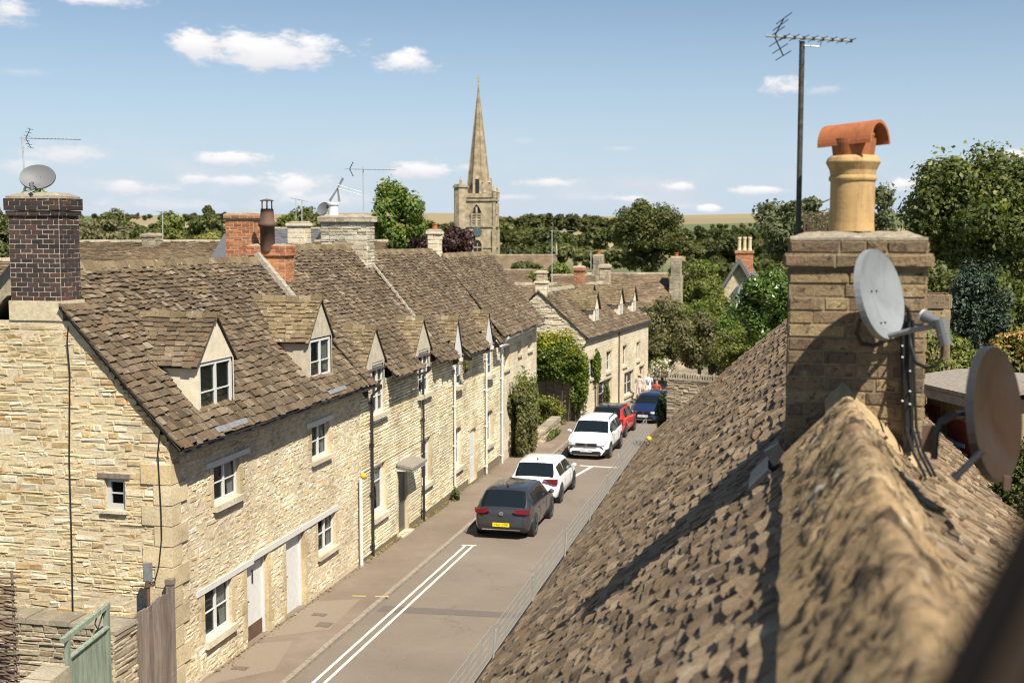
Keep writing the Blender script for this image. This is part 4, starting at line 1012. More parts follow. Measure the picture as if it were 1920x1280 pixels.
cb = tag(mb.build('cable_bundle', 'plastic_black', None, Q(1700,700)), 'thick bundle of black cables clipped down the face of the near chimney', 'cable')
mb = MB()
for y in (648, 669, 695, 733, 751, 757): mb.box(Q(1692 if y in (648,669,751) else 1706, y, 7.1), (.010,.03,.006))
mb.build('cable_clip', 'white_paint', cb)
rc = atY(1873, 776, 5.6)
rd = dish('satellite_dish', 'rusty brown satellite dish at the right edge, on a bent black pole', rc, (.86,-.46,.12), .295, .298, 'rust_dish', .05, holes=False, rim='black_iron',
     back=[atY(1815,775,5.7), atY(1790,777,5.5), atY(1765,790,5.52), atY(1755,812,5.52), atY(1751,860,5.52)])
mb = MB(); e1, e2 = atY(1793,892,5.3), atY(1842,845,5.32); mb.tube([e1, e2], .015, 10); mb.tube([e1-(e2-e1)*.1, e1+(e2-e1)*.06], .02, 10); mb.build('lower_arm', 'black_iron', rd)
mb = MB(); q = atY(1744,822,5.56); mb.box(q, (.07,.012,.12)); mb.build('fixing_plate', 'brown_wood', rd)
mb = MB(); mb.box(atY(1888,905,5.5), (.03,.03,.06)); mb.build('foot_plate', 'brown_wood', rd)

def aerial(label, base, top, a, b, e, nd, el, refl=None, mast='galv', r=.012, rb=.006, boommat='alloy', group='tv aerials on the chimneys', bracket=False, re=.003):
    base, top, a, b, e = map(V, (base, top, a, b, e)); e = e.normalized()
    root = thing('tv_aerial', label, 'aerial', base, group if group else None)
    mb = MB(); mb.tube([base, top], r, 10); mb.build('mast', mast, root)
    mb = MB(); mb.tube([a, b], rb, 6)
    if bracket: mb.tube([top-Z*.02, a.lerp(b, .45)-Z*.045, a.lerp(b, .63)-Z*.045, a.lerp(b, .655)], rb*.8, 6)
    mb.build('boom', boommat, root)
    mb = MB()
    for i in range(nd):
        p = a.lerp(b, .22+.77*i/(nd-1)); l = el*(1-.25*i/nd); mb.tube([p-e*l, p+e*l], re, 5)
        if bracket: mb.box(p, (.02,.014,.02))
    mb.build('director_rods', 'black_iron', root)
    if refl:
        mb = MB(); d = (b-a).normalized(); o = a.lerp(b, .1)
        for s in (-1, 1):
            t = o+(Z*s*.9+d*.45)*refl; mb.tube([o, t], re*1.6, 5)
            for k in range(1, 4):
                p = o.lerp(t, (k-.3)/2.7); mb.tube([p-e*el*1.5, p+e*el*1.5], re*1.15, 5)
        mb.build('reflector', 'black_iron', root)
    return root
aerial('tv aerial on the tall dark pole beside the near chimney pot', atY(1496,470,7.75), atY(1504,78,7.75), atY(1436,68,7.67), atY(1597,77,7.81), (.24,-.97,0), 8, .13, .125, 'rusty_mast', .017, .007, bracket=True, re=.0028)
# wire cage behind the pot
mb = MB(); a, b = atY(1509,399,8.1), atY(1562,440,8.1)
for i in range(9):
    x = a.x+(b.x-a.x)*i/8; mb.tube([(x,8.1,a.z),(x,8.1,b.z)], .0028, 4); mb.tube([(x,8.25,a.z),(x,8.25,b.z)], .0028, 4); mb.tube([(x,8.1,a.z),(x,8.25,a.z)], .0028, 4)
for i in range(7):
    z = a.z+(b.z-a.z)*i/6; mb.tube([(a.x,8.1,z),(b.x,8.1,z)], .0028, 4)
for x in (a.x, b.x): mb.box((x,8.1,(a.z+b.z)/2), (.012,.012,a.z-b.z))
cg = mb.build('wire_cage', 'brown_wood', None, (a.x,8.1,b.z)); tag(cg, 'small rusty wire cage behind the near chimney pot', 'cage')
# second low stack and shed behind the chimney
o = thing('chimney_stack', 'plain flat topped stone stack just behind the right edge of the near chimney', 'chimney', atY(1745,600,8.6))
q = atY(1742,600,20); stack(o, q.x, 20, .55, .6, 3, atY(1740,551,19.7).z, 'near_block', 'mortar_near', 'stone', None, hr=.35, seed=231, name='shaft')
L_, R_ = at(1700,714,15.6), at(1826,749,14.1); U = (R_-L_); U.z = 0; ln = U.length; U.normalize(); Nn = V((U.y, -U.x, 0)); zt = at(1760,729,14.6).z
shd = thing('shed', 'beige boarded shed with red doors, behind the rusty dish', 'shed', L_)
Fs = (V((L_.x, L_.y, zt-3.5)), U, Nn)
mb = MB(); mb.fbox(Fs, (.1,ln), (0,3.42), (-1.7,-.25))
for i in range(14): mb.fbox(Fs, (.1+ln*i/14,.1+ln*i/14+.012), (0,3.4), (-.25,-.24))
mb.build('wall', 'beige_board', shd)
O = Fs[0]+Z*3.5; mb = MB(); mb.add([O-U*.2+Nn*.05, O+U*(ln+.2)+Nn*.05, O+U*(ln+.2)-Nn*.9+Z*.10, O-U*.2-Nn*.9+Z*.10, O-U*.2+Nn*.05-Z*.05, O+U*(ln+.2)+Nn*.05-Z*.05, O+U*(ln+.2)-Nn*.9+Z*.05, O-U*.2-Nn*.9+Z*.05], [(0,1,2,3),(4,7,6,5),(0,4,5,1),(1,5,6,2),(3,2,6,7),(0,3,7,4)])
mb.add([O-U*.2-Nn*.9+Z*.10, O+U*(ln+.2)-Nn*.9+Z*.10, O+U*(ln+.2)-Nn*2.0, O-U*.2-Nn*2.0], [(0,1,2,3)])
mb.build('roof', 'pale_shingle', shd)
mb = MB(); mb.fbox((O,U,Nn), (-.2,ln+.2), (-.16,-.055), (.0,.05)); mb.build('gutter', 'lead', shd)
for (px, py, qx, qy) in ((1727,754,1762,785), (1781,785,1850,860)):
    def s(x, y): r = ray(x, y); t = (O-Nn*.24-CAM).dot(Nn)/r.dot(Nn); p = CAM+r*t; return (p-Fs[0]).dot(U), p.z-Fs[0].z
    (u0, v1), (u1, _), (_, v0) = s(px, py), s(qx, py), s(px, qy+10)
    mb = MB(); mb.fbox(Fs, (u0,u1), (v0,v1), (-.24,-.215)); dd_ = mb.build('door', 'red_door', shd)
    mb = MB(); mb.fbox(Fs, (u0+.02,u0+(u1-u0)*.5), ((v0+v1)/2-.02,(v0+v1)/2+.03), (-.215,-.205)); mb.build('hinge', 'white_paint', dd_)
# dark frame of the attic window we look out of
mb = MB(); c = at(1990, 1120, .62); d = (at(1700,1420,.56)-at(2010,820,.66)).normalized(); n = (CAM-c).normalized(); s = d.cross(n).normalized()
Rm = Matrix((s, d, n)).transposed()
wf = thing('window_frame', 'blurred dark window frame slanting across the bottom right corner', 'window frame', c)
mb.box(c, (.07,1.0,.05), Rm); mb.build('outer_frame', 'frame_dark', wf)
mb = MB(); mb.box(c+s*.004+n*.032, (.016,1.0,.014), Rm); mb.box(c-s*.0+n*.03, (.004,1.0,.02), Rm); mb.build('seal', 'frame_inner', wf)

# ------------------------------------------------------------ cars
def lerp_tab(tab, x):
    for (a, p), (b, q) in zip(tab, tab[1:]):
        if x <= b:
            t = (x-a)/(b-a) if b > a else 0; return p+(q-p)*t
    return tab[-1][1]
def text(s, size, mat, parent, M):
    cu = bpy.data.curves.new('plate_text', 'FONT'); cu.body = s; cu.size = size; cu.align_x = 'CENTER'; cu.align_y = 'CENTER'; cu.extrude = .001
    t = bpy.data.objects.new('tmp', cu); COL.objects.link(t); bpy.context.view_layer.update()
    me = bpy.data.meshes.new_from_object(t.evaluated_get(bpy.context.evaluated_depsgraph_get())); bpy.data.objects.remove(t)
    me.transform(M); me.materials.clear(); me.materials.append(MATS[mat])
    o = bpy.data.objects.new('lettering', me); COL.objects.link(o); o.parent = parent; ORG[o.name] = V((0,0,0)); return o
def car(label, loc, ang, L, Wd, Ht, paint, roofp=None, front=None, rear=None, style='hatch', plate=('', ''), badge='round', cladding=False, rails=False):
    root = thing('parked_car', label, 'car', (0,0,0), 'cars parked along the street'); w = Wd/2; suv = style == 'suv'
    g = .20 if not suv else .24; bz = .92 if not suv else 1.0
    zt = [(0,.60),(.012,.78),(.03,bz-.02),(.055,bz+.05),(.15,Ht-.07),(.22,Ht-.01),(.42,Ht),(.56,Ht-.02),(.625,Ht-.10),(.755,bz+.06),(.80,bz+.0),(.93,bz-.16),(.975,bz-.28),(.992,.52),(1,.42)]
    zbel = [(0,.5),(.03,bz-.06),(.06,bz+.0),(.3,bz),(.75,bz-.04),(.8,bz-.09),(.95,bz-.26),(1,.36)]
    wb = [(0,.74),(.02,.86),(.06,.95),(.15,1),(.85,1),(.93,.955),(.975,.86),(1,.70)]
    wr = [(0,.80),(.05,.86),(.15,.73),(.22,.725),(.5,.735),(.62,.76),(.76,.88),(.86,.88),(1,.80)]
    zb = [(0,g+.12),(.04,g),(.96,g),(1,g+.08)]
    st = sorted({0,.006,.012,.02,.03,.042,.055,.08,.11,.15,.17,.20,.25,.30,.355,.37,.42,.46,.51,.56,.60,.625,.66,.70,.73,.755,.775,.80,.84,.88,.91,.94,.96,.975,.985,.992,1})
    rows = []
    for s in st:
        t_, be, b = lerp_tab(zt, s), lerp_tab(zbel, s), lerp_tab(zb, s); be = min(be, t_-.03); hw = w*lerp_tab(wb, s); rw = min(hw*.96, w*lerp_tab(wr, s)*(lerp_tab(wb, s) if s < .06 or s > .85 else 1))
        rows.append([(0,b),(hw*.86,b),(hw*.97,b+.07),(hw,.5 if be > .5 else (b+be)/2),(hw*.995,be-.10),(hw*.965,be),(rw*1.015,max(be+.01,t_-.075)),(rw*.95,max(be+.015,t_-.035)),(rw*.80,t_-.012),(rw*.4,t_-.003),(0,t_)])
    body = MB(); idx = []; R = []
    for s, r in zip(st, rows):
        y = -L/2+L*s; ring = [(x, y, z) for x, z in r]+[(-x, y, z) for x, z in r[-2:0:-1]]; R.append(ring)
    n = len(R[0]); glass = {'rear_window': [], 'windscreen': [], 'side_window': [], 'roof': []}
    for ring in R: idx.append([len(body.v)+i for i in range(n)]); body.v += ring
    def cls(i, j):
        s0, s1 = st[i], st[i+1]; jj = j if j < 10 else n-1-j
        if s0 >= .055 and s1 <= .15 and jj in (7,8,9): return 'rear_window'
        if s0 >= .625 and s1 <= .755 and jj in (7,8,9): return 'windscreen'
        if jj == 5 and s0 >= .15 and s1 <= .70 and not (abs(s0-.355) < .001): return 'side_window'
        return None
    for i in range(len(st)-1):
        for j in range(n):
            k = (j+1) % n; f = (idx[i][j], idx[i+1][j], idx[i+1][k], idx[i][k]); jj = j if j < 10 else n-1-j
            m = 0
            if jj <= 1 or (cladding and jj == 2) : m = 1
            if cladding and jj in (2,) : m = 1
            if roofp and jj in (6,7,8,9) and .13 < st[i] < .62: m = 2
            body.f.append(f); body.m.append(m); c = cls(i, j)
            if c: glass[c].append((f, j))
    body.f += [tuple(idx[0]), tuple(reversed(idx[-1]))]; body.m += [0, 0]
    bo = body.build('body', [paint, 'plastic_black', roofp or paint], root, smooth=True)
    md = bo.modifiers.new('edges', 'EDGE_SPLIT'); md.split_angle = rad(50)
    for nm in ('rear_window', 'windscreen'):
        q = MB()
        for f, j in glass[nm]:
            p = [V(body.v[a]) for a in f]; nr = (p[1]-p[0]).cross(p[3]-p[0]).normalized(); nr = -nr if nr.z < 0 else nr
            q.add([a+nr*.006 for a in p], [(0,1,2,3)])
        q.build(nm, 'car_glass', root, smooth=False)
    for sgn in (-1, 1):
        for (lo, hi) in ((.15,.356),(.369,.71)):
            q = MB()
            for f, j in glass['side_window']:
                p = [V(body.v[a]) for a in f]; ce = sum(p, V())/4
                s = (ce.y+L/2)/L
                if ce.x*sgn > 0 and lo < s < hi:
                    q.add([a.lerp(V((a.x, a.y, ce.z)), .10)+V((sgn*.006,0,.002)) for a in p], [(0,1,2,3)])
            q.build('side_window', 'car_glass', root)
    # wheels
    for sx in (-1, 1):
        for yy in (-L/2+.195*L, L/2-.2*L):
            r = .325 if not suv else .345; ww = MB(); RX = Matrix.Rotation(math.pi/2, 3, 'Y'); c = V((sx*(w-.10), yy, r))
            arch = MB(); arch.lathe([(0,-.10),(r+.055,-.10),(r+.055,.103),(0,.103)], c, 28, R=RX); arch.build('wheel_arch', 'plastic_black' , root)
            ww.lathe([(r*.66,-.11),(r,-.10),(r,.085),(r*.93,.112),(r*.68,.115),(r*.66,.10)], c, 30, R=RX if sx > 0 else Matrix.Rotation(-math.pi/2, 3, 'Y')); wh = ww.build('wheel', 'tyre', root)
            rm = MB(); rm.lathe([(0,.095),(r*.12,.10),(r*.14,.085)], c, 12, R=RX if sx > 0 else Matrix.Rotation(-math.pi/2, 3, 'Y'))
            rm.lathe([(r*.58,.10),(r*.67,.112),(r*.67,.06)], c, 28, R=RX if sx > 0 else Matrix.Rotation(-math.pi/2, 3, 'Y'))
            for k in range(5):
                a = 2*math.pi*k/5; d = V((0, math.cos(a), math.sin(a))); rm.box(c+d*r*.36+V((sx*.093,0,0)), (.02,.05,r*.58), Matrix.Rotation(-a+math.pi/2, 3, 'X'))
            rm.build('rim', 'rim_metal', wh)
    # mirrors
    for sx in (-1, 1):
        q = MB(); c = V((sx*(w+.06), -L/2+.70*L, bz+.05)); q.tube([c-V((sx*.08,0,.03)), c, c+V((sx*.09,0,.0))], [.035,.075,.05], 8); q.build('mirror', paint if not roofp else roofp, root)
    # rear
    y0 = -L/2
    for sx in (-1, 1):
        q = MB(); pts = [(w*.96,.035*L),(w*.88,.009*L),(w*.60,.0),(w*.42,-.001*L)]; zz = [(.80,.93),(.79,.92),(.80,.91),(.855,.90)] if not suv else [(.84,.98)]*4
        if style == 'sport': zz = [(.72,.92),(.72,.92),(.82,.92),(.88,.92)]
        for k in range(3):
            (xa, ya), (xb, yb) = pts[k], pts[k+1]; a, b = zz[k], zz[k+1]
            q.add([(sx*xa,y0+ya-.012,a[0]),(sx*xb,y0+yb-.012,b[0]),(sx*xb,y0+yb+.015,b[1]),(sx*xa,y0+ya+.02,a[1]),(sx*xa,y0+ya+.07,a[0]),(sx*xb,y0+yb+.07,b[0]),(sx*xb,y0+yb+.09,b[1]),(sx*xa,y0+ya+.09,a[1])], [(0,1,2,3),(0,4,5,1),(3,2,6,7),(0,3,7,4),(1,5,6,2)])
        q.build('tail_light', 'lamp_red', root)
    q = MB(); q.box((0,y0+.01,.36), (Wd*.78,.06,.10)); q.build('rear_bumper_insert', 'plastic_black', root)
    q = MB(); q.box((0,y0-.018,.31), (Wd*.66,.02,.022)); q.build('rear_trim', 'chrome', root)
    # front
    y1 = L/2
    for sx in (-1, 1):
        q = MB(); a = [(w*.93,-.085*L),(w*.86,-.03*L),(w*.66,-.006*L),(w*.46,.0)]; zz = [(bz-.32,bz-.14),(bz-.33,bz-.2),(bz-.33,bz-.24),(bz-.31,bz-.25)]
        for k in range(3):
            (xa, ya), (xb, yb) = a[k], a[k+1]; p, r_ = zz[k], zz[k+1]
            q.add([(sx*xa,y1+ya+.015,p[0]),(sx*xb,y1+yb+.012,r_[0]),(sx*xb,y1+yb-.02,r_[1]),(sx*xa,y1+ya-.01,p[1]),(sx*xa,y1+ya-.1,p[0]),(sx*xb,y1+yb-.1,r_[0]),(sx*xb,y1+yb-.12,r_[1]),(sx*xa,y1+ya-.1,p[1])], [(0,3,2,1),(0,1,5,4),(3,7,6,2),(0,4,7,3),(1,2,6,5)])
        q.build('headlight', 'lamp_clear', root)
        q = MB(); q.lathe([(0,.0),(.10,.0),(.11,.02)], (sx*w*.70,y1+.005-.018*L,.50), 14, R=Matrix.Rotation(-math.pi/2, 3, 'X')); q.build('fog_light', 'plastic_black', root)
    q = MB(); q.box((0,y1-.02,bz-.30), (Wd*.50,.06,.13)); q.box((0,y1-.015,.36), (Wd*.66,.07,.15)); q.build('grille', 'plastic_black', root)
    q = MB(); q.box((0,y1+.022,.27), (Wd*.60,.02,.03)); q.box((0,y1+.012,bz-.24), (Wd*.5,.02,.012)); q.build('front_trim', 'chrome', root)
    if rails:
        for sx in (-1, 1): q = MB(); q.tube([(sx*w*.72,-L*.32,Ht-.04),(sx*w*.73,-L*.28,Ht+.03),(sx*w*.73,L*.06,Ht+.03),(sx*w*.75,L*.10,Ht-.05)], .016, 6); q.build('roof_rail', 'plastic_black', root)
    else:
        q = MB(); q.tube([(0,-L*.29,Ht-.02),(0,-L*.32,Ht+.12)], .007, 5); q.tube([(0,-L*.285,Ht-.01),(0,-L*.295,Ht+.025)], .03, 8); q.build('roof_aerial', 'plastic_black', root)
    rotF = Matrix.Rotation(math.pi/2, 4, 'X')
    for (yy, mt, ry, tx, zp) in ((y0-.022,'plate_yellow',0,plate[0],.46 if not suv else .5),(y1+.032,'plate_white',math.pi,plate[1],.46)):
        q = MB(); q.box((0,yy,zp), (.52,.012,.115)); pl = q.build('number_plate', mt, root)
        if tx: text(tx, .105, 'plastic_black', pl, Matrix.Translation((0, yy+(-.008 if ry == 0 else .008), zp)) @ Matrix.Rotation(ry, 4, 'Z') @ rotF)
        q = MB(); e = yy+(.010 if ry == 0 else -.012); zc = .80 if ry == 0 else bz-.30; sg_ = -1 if ry == 0 else 1; rr = .058
        if ry == 0: e = y0+.002
        q.lathe([(rr,-.008),(rr,.008),(rr*.82,.008),(rr*.82,-.008),(rr,-.008)], (0,e,zc), 20, R=Matrix.Rotation(math.pi/2, 3, 'X'))
        if badge == 'round':
            for (a, b, c_, d_) in ((-.6,.55,-.2,-.65),(-.2,-.65,0,-.1),(0,-.1,.2,-.65),(.2,-.65,.6,.55),(-.3,.72,0,.15),(0,.15,.3,.72)):
                q.tube([(a*rr,e+sg_*.004,zc+b*rr),(c_*rr,e+sg_*.004,zc+d_*rr)], .005, 5)
        else: q.tube([(-rr*.6,e,zc),(0,e+sg_*.004,zc+rr),(rr*.6,e,zc),(0,e+sg_*.004,zc-rr),(-rr*.6,e,zc)], .008, 5)
        q.build('badge', 'chrome', root)
    # door shut lines and handles
    for sx in (-1, 1):
        q = MB()
        for s in (.36,.60): q.tube([(sx*(w*.998),-L/2+L*s,bz-.08),(sx*(w+.001),-L/2+L*(s+.0),.55),(sx*(w*.985),-L/2+L*s,.32)], .005, 4)
        q.build('door_seam', 'plastic_black', root)
        for s in (.33,.50): q = MB(); q.box((sx*(w+.004),-L/2+L*s,bz-.14), (.03,.17,.028)); q.build('door_handle', paint, root)
    root.location = (loc[0], loc[1], -S0*loc[1]+.006); root.rotation_euler = (-.0152, 0, ang); ORG[root.name] = V(loc)
    return root
car('dark grey hatchback with a yellow rear plate, nearest of the parked cars', (-8.36, 36.95, 0), 0, 4.26, 1.80, 1.47, 'paint_grey', plate=('VE67 YMF', ''))
car('small white hatchback seen from behind, parked in front of the dark grey car', (-8.46, 41.95, 0), 0, 4.07, 1.75, 1.46, 'paint_white', style='sport')
car('white compact SUV with roof rails, facing the camera', (-8.10, 51.55, 0), math.pi-.035, 4.23, 1.82, 1.57, 'paint_white', style='suv', plate=('', 'WD71 VRN'), cladding=True, rails=True)
car('red car with a black roof, half hidden behind the white SUV', (-8.15, 57.3, 0), -.05, 3.9, 1.72, 1.46, 'paint_red', 'paint_black')
car('dark blue hatchback facing the camera, farthest down the street', (-6.85, 62.6, 0), math.pi-.14, 3.8, 1.62, 1.42, 'paint_navy', plate=('', 'WG05 KPE'), badge='diamond')
# ------------------------------------------------------------ bits beside the left gable
hw = 'garden'
def board(mb, F, u, v, n, m=0): mb.fbox(F, u, v, n, m)
FX = (V((XF, 0, 0)), V((0,1,0)), V((1,0,0)))
# low stone wall along the pavement with a flat coping, then the one behind it
def lowwall(name, label, a, b, th, z0, z1a, z1b, mat='wall_rubble', cope=True, seed=1, cat='wall', hr=(.06,.13)):
    a, b = V((*a, z0)), V((*b, z0)); U = (b-a); L = U.length; U.normalize(); N = V((U.y, -U.x, 0)); mb = MB()
    for (O, u, nn) in ((a+N*th/2, U, N), (b-N*th/2, -U, -N)):
        F = (O, u, nn); zz = min(z1a, z1b)-z0
        stones(mb, F, L, rows_of(0, zz, hr, (), seed), None, (), (.12,.40), (0,.035), .014, .014, seed, .01)
        sheet(mb, F, L, zz, m=1)
    for (O, u, nn) in ((a-N*th/2, N, -U), (b+N*th/2, -N, U)):
        stones(mb, (O, u, nn), th, rows_of(0, zz, hr, (), seed+2), None, (), (.1,.3), (0,.03), .014, .014, seed+2, .01); sheet(mb, (O, u, nn), th, zz, m=1)
    o = thing(name, label, cat, a); mb.build('stonework', [mat, 'mortar'], o)
    if cope:
        g = MB(); u = 0; rnd = random.Random(seed)
        while u < L:
            e = min(L, u+rnd.uniform(.25, .55)); t0, t1 = u/L, e/L; za = z1a+(z1b-z1a)*t0; zb2 = z1a+(z1b-z1a)*t1; h = rnd.uniform(.05, .08); w_ = th/2+.05
            p, q = a+U*(u+.006), a+U*(e-.006); zc = min(z1a, z1b)
            vs = []
            for (r, z) in ((p, za), (q, zb2)):
                for s in (-1, 1): vs += [V((r.x, r.y, zc-.002))+N*(s*w_), V((r.x, r.y, z+h))+N*(s*w_*.93)]
            g.add(vs, [(0,1,3,2),(4,6,7,5),(0,4,5,1),(2,3,7,6),(1,5,7,3),(0,2,6,4)]); u = e
        g.build('coping', 'cope_stone', o)
    return o
lowwall('garden_wall', 'low rubble wall with a rough flat coping beside the green gate', (XF-.15,13.5), (XF-.15,16.95), .42, -.4, 1.25, 1.62, seed=301)
lowwall('garden_wall', 'mossy stone wall standing against the foot of the gable', (-15.6,19.5), (-11.75,19.5), .5, -.4, 1.55, 1.5, seed=303)
lowwall('garden_wall', 'short piece of stone wall between the green gate and the old board fence', (XF-.12,18.3), (XF-.12,19.05), .35, -.4, 1.75, 1.75, seed=305)
gt = thing('garden_gate', 'sage green boarded gate with a sloping open top rail', 'gate', (XF, 17.0, -.25))
mb = MB(); g0, g1 = 16.98, 18.22
def gq(y, z, n=0): return V((XF+n, y, z))
for i in range(9):
    a, b = g0+.07+(g1-g0-.14)*i/9, g0+.07+(g1-g0-.14)*(i+1)/9; za, zb_ = 1.78+.12*i/9, 1.78+.12*(i+1)/9
    mb.add([gq(a+.004,-.2),gq(b-.004,-.2),gq(b-.004,zb_),gq(a+.004,za),gq(a+.004,-.2,.025),gq(b-.004,-.2,.025),gq(b-.004,zb_,.025),gq(a+.004,za,.025)], [(0,3,2,1),(4,5,6,7),(0,4,7,3),(1,2,6,5),(3,7,6,2)])
mb.build('boards', 'sage_paint', gt)
mb = MB()
mb.box((XF+.015,g0+.035,.98), (.08,.07,2.36)); mb.box((XF+.015,g1-.045,1.05), (.08,.09,2.5))
mb.tube([gq(g0-.12,2.14,.02),gq(g1+.02,2.32,.02)], .055, 4); mb.tube([gq(g0+.05,1.80,.03),gq(g1-.05,1.94,.03)], .045, 8); mb.build('gate_frame', 'sage_paint', gt)
mb = MB(); mb.tube([gq(g1-.32,2.2,.0),gq(g1-.38,2.1,.0),gq(g1-.3,1.98,.0),gq(g1-.12,2.22,.0)], .012, 6); mb.build('latch_rope', 'plastic_black', gt)
fb = thing('board_fence', 'weathered grey brown board fence leaning against the cottage corner', 'fence', (XF, 19.1, -.3))
mb = MB(); rnd = random.Random(12)
for i in range(9):
    a = 19.02+i*.138; zt = 1.83+.1*math.sin(i*1.3)*.3+.0+ (i*.012); j = rnd.uniform(-.01,.01)
    mb.add([gq(a+.004,-.3,j),gq(a+.132,-.3,j),gq(a+.132,zt+.02,j),gq(a+.004,zt,j),gq(a+.004,-.3,.022+j),gq(a+.132,-.3,.022+j),gq(a+.132,zt+.02,.022+j),gq(a+.004,zt,.022+j)], [(0,3,2,1),(4,5,6,7),(0,4,7,3),(1,2,6,5),(3,7,6,2)])
mb.build('boards', 'old_wood', fb)
mb = MB(); mb.box((XF+.02,20.36,.9), (.12,.12,2.35)); mb.box((XF+.02,20.36,2.12), (.15,.15,.1)); mb.build('post', 'old_wood', fb)
wk = thing('wicker_hurdle', 'dark woven wicker hurdle at the lower left edge', 'fence', (-13.6, 18.3, -.3))
mb = MB(); rnd = random.Random(2); pa, pb = V((-15.2,18.3,0)), V((-13.25,18.3,0)); n = 60
for i in range(n):
    z = -.3+2.95*i/n; pts = []
    for k in range(12):
        t = k/11; p = pa.lerp(pb, t); pts.append(p+V((0, .03*math.sin(t*18+(i % 2)*math.pi), z+.03*math.sin(t*5+i)+rnd.uniform(-.015,.015)+.10*(1-t))))
    mb.tube(pts, .017, 5)
mb.build('woven_rods', 'wicker', wk)
mb = MB()
for t in (.04,.33,.62,.97): p = pa.lerp(pb, t); mb.tube([p-Z*.3, p+Z*2.78], .022, 6)
mb.build('stake', 'old_wood', wk)
bx = thing('meter_box', 'small grey box on a rusty pipe in front of the gable corner', 'box', (-12.0, 20.2, 1.8))
p = atY(277, 1072, 20.1); mb = MB(); mb.box(p, (.15,.09,.36)); mb.box(p+V((0,-.047,0)), (.12,.01,.31)); mb.build('casing', 'lead', bx); mb = MB(); mb.tube([p-Z*.17, p-Z*1.6], .035, 8); mb.tube([p-Z*.2, p-Z*.28], .06, 8); mb.build('pipe', 'brown_wood', bx)
vp = thing('standpipe', 'pale upright pipe with a round yellow top against the first cottage', 'pipe', (XF+.1, 30.62, -.45))
mb = MB(); mb.tube([(XF+.1,30.62,-.45),(XF+.1,30.62,2.05)], .05, 10); mb.build('pipe', 'pale_pipe', vp)
mb = MB(); mb.lathe([(0,-.08),(.08,-.04),(.09,.03),(.05,.08),(0,.09)], (XF+.16,30.68,2.12), 12); mb.build('cap', 'amber', vp, smooth=True)
# dish and aerial on the black brick chimney
c = atY(70, 331, 20.9)
dish('satellite_dish', 'round grey satellite dish on top of the black brick chimney', c, (.32,-.82,.48), .335, .27, 'dish_dark', .07, lnb=c+V((.16,-.42,-.16)), back=[c+V((-.05,.16,-.35)), c+V((-.05,.14,-.72))], rim='lnb_grey')
b0 = atY(48, 365, 21.0); t0 = atY(41, 256, 21.0)
aerial('thin tv aerial beside the dish on the black brick chimney', b0, t0, atY(37, 259, 21.0), atY(150, 262, 21.3), (.3,-.95,0), 13, .12, .20, r=.014, rb=.007, re=.0045)
b0 = atX(683, 520, -14.0); t0 = atY(681, 312, b0.y)
aerial('tall thin tv mast with a long boom in front of the bright green tree', b0, t0, atY(646, 317, b0.y-.1), atY(742, 319, b0.y+.1), (.25,-.97,0), 15, .13, .25, r=.022, rb=.010, re=.008)
b1 = V((b0.x-.6, b0.y, b0.z)); q = atY(633, 353, b0.y)
bl = thing('old_aerial', 'old three bladed aerial with a pale double boom above the white stone chimney', 'aerial', q)
mb = MB(); e = atY(678, 366, b0.y); mb.tube([q, e], .012, 5); mb.tube([q+Z*.12, e+Z*.10], .012, 5); mb.build('boom', 'white_paint', bl)
mb = MB()
for (x, y) in ((643,334),(618,377),(636,378)):
    t = atY(x, y, b0.y); d = (t-q).normalized(); s = d.cross(V((0,1,0))).normalized()*.045; mb.add([q-s*.6,q+s*.6,t+s,t-s]+[p_+V((0,.012,0)) for p_ in (q-s*.6,q+s*.6,t+s,t-s)], [(0,1,2,3),(4,7,6,5),(0,4,5,1),(2,6,7,3)])
mb.build('blade', 'dish_grey', bl)
c = at(605, 391, 40.5); dish('satellite_dish', 'small pale satellite dish behind the white pot on the white stone chimney', c, (-.35,-.85,.4), .26, .24, 'dish_dark', .05, back=[c+V((.05,.1,-.45))], holes=False)
for (lb, bx_, tx, ax_, bx2, d) in (('small tv aerial, left of the pair between the red and white chimneys', (555,412), (555,372), (543,371), (570,376), 55), ('small tv aerial, right of the pair between the red and white chimneys', (566,414), (566,377), (556,374), (577,378), 54.6),
        ('thin aerial on the chimney of the far cottage with a flat boom', (1035,545), (1035,432), (1031,433), (1076,433), 62), ('low wide aerial beside the tall tapered chimney', (1108,505), (1108,471), (1098,470), (1142,471), 96), ('tiny aerial above the back roof, left of the red chimneys', (305,458), (305,398), (292,396), (318,399), 56)):
    aerial(lb, at(*bx_, d), at(*tx, d), at(*ax_, d), at(*bx2, d), (.3,-.95,0), 8, .12, None, r=.02 if d < 70 else .03, rb=.012 if d < 70 else .02, re=.008)

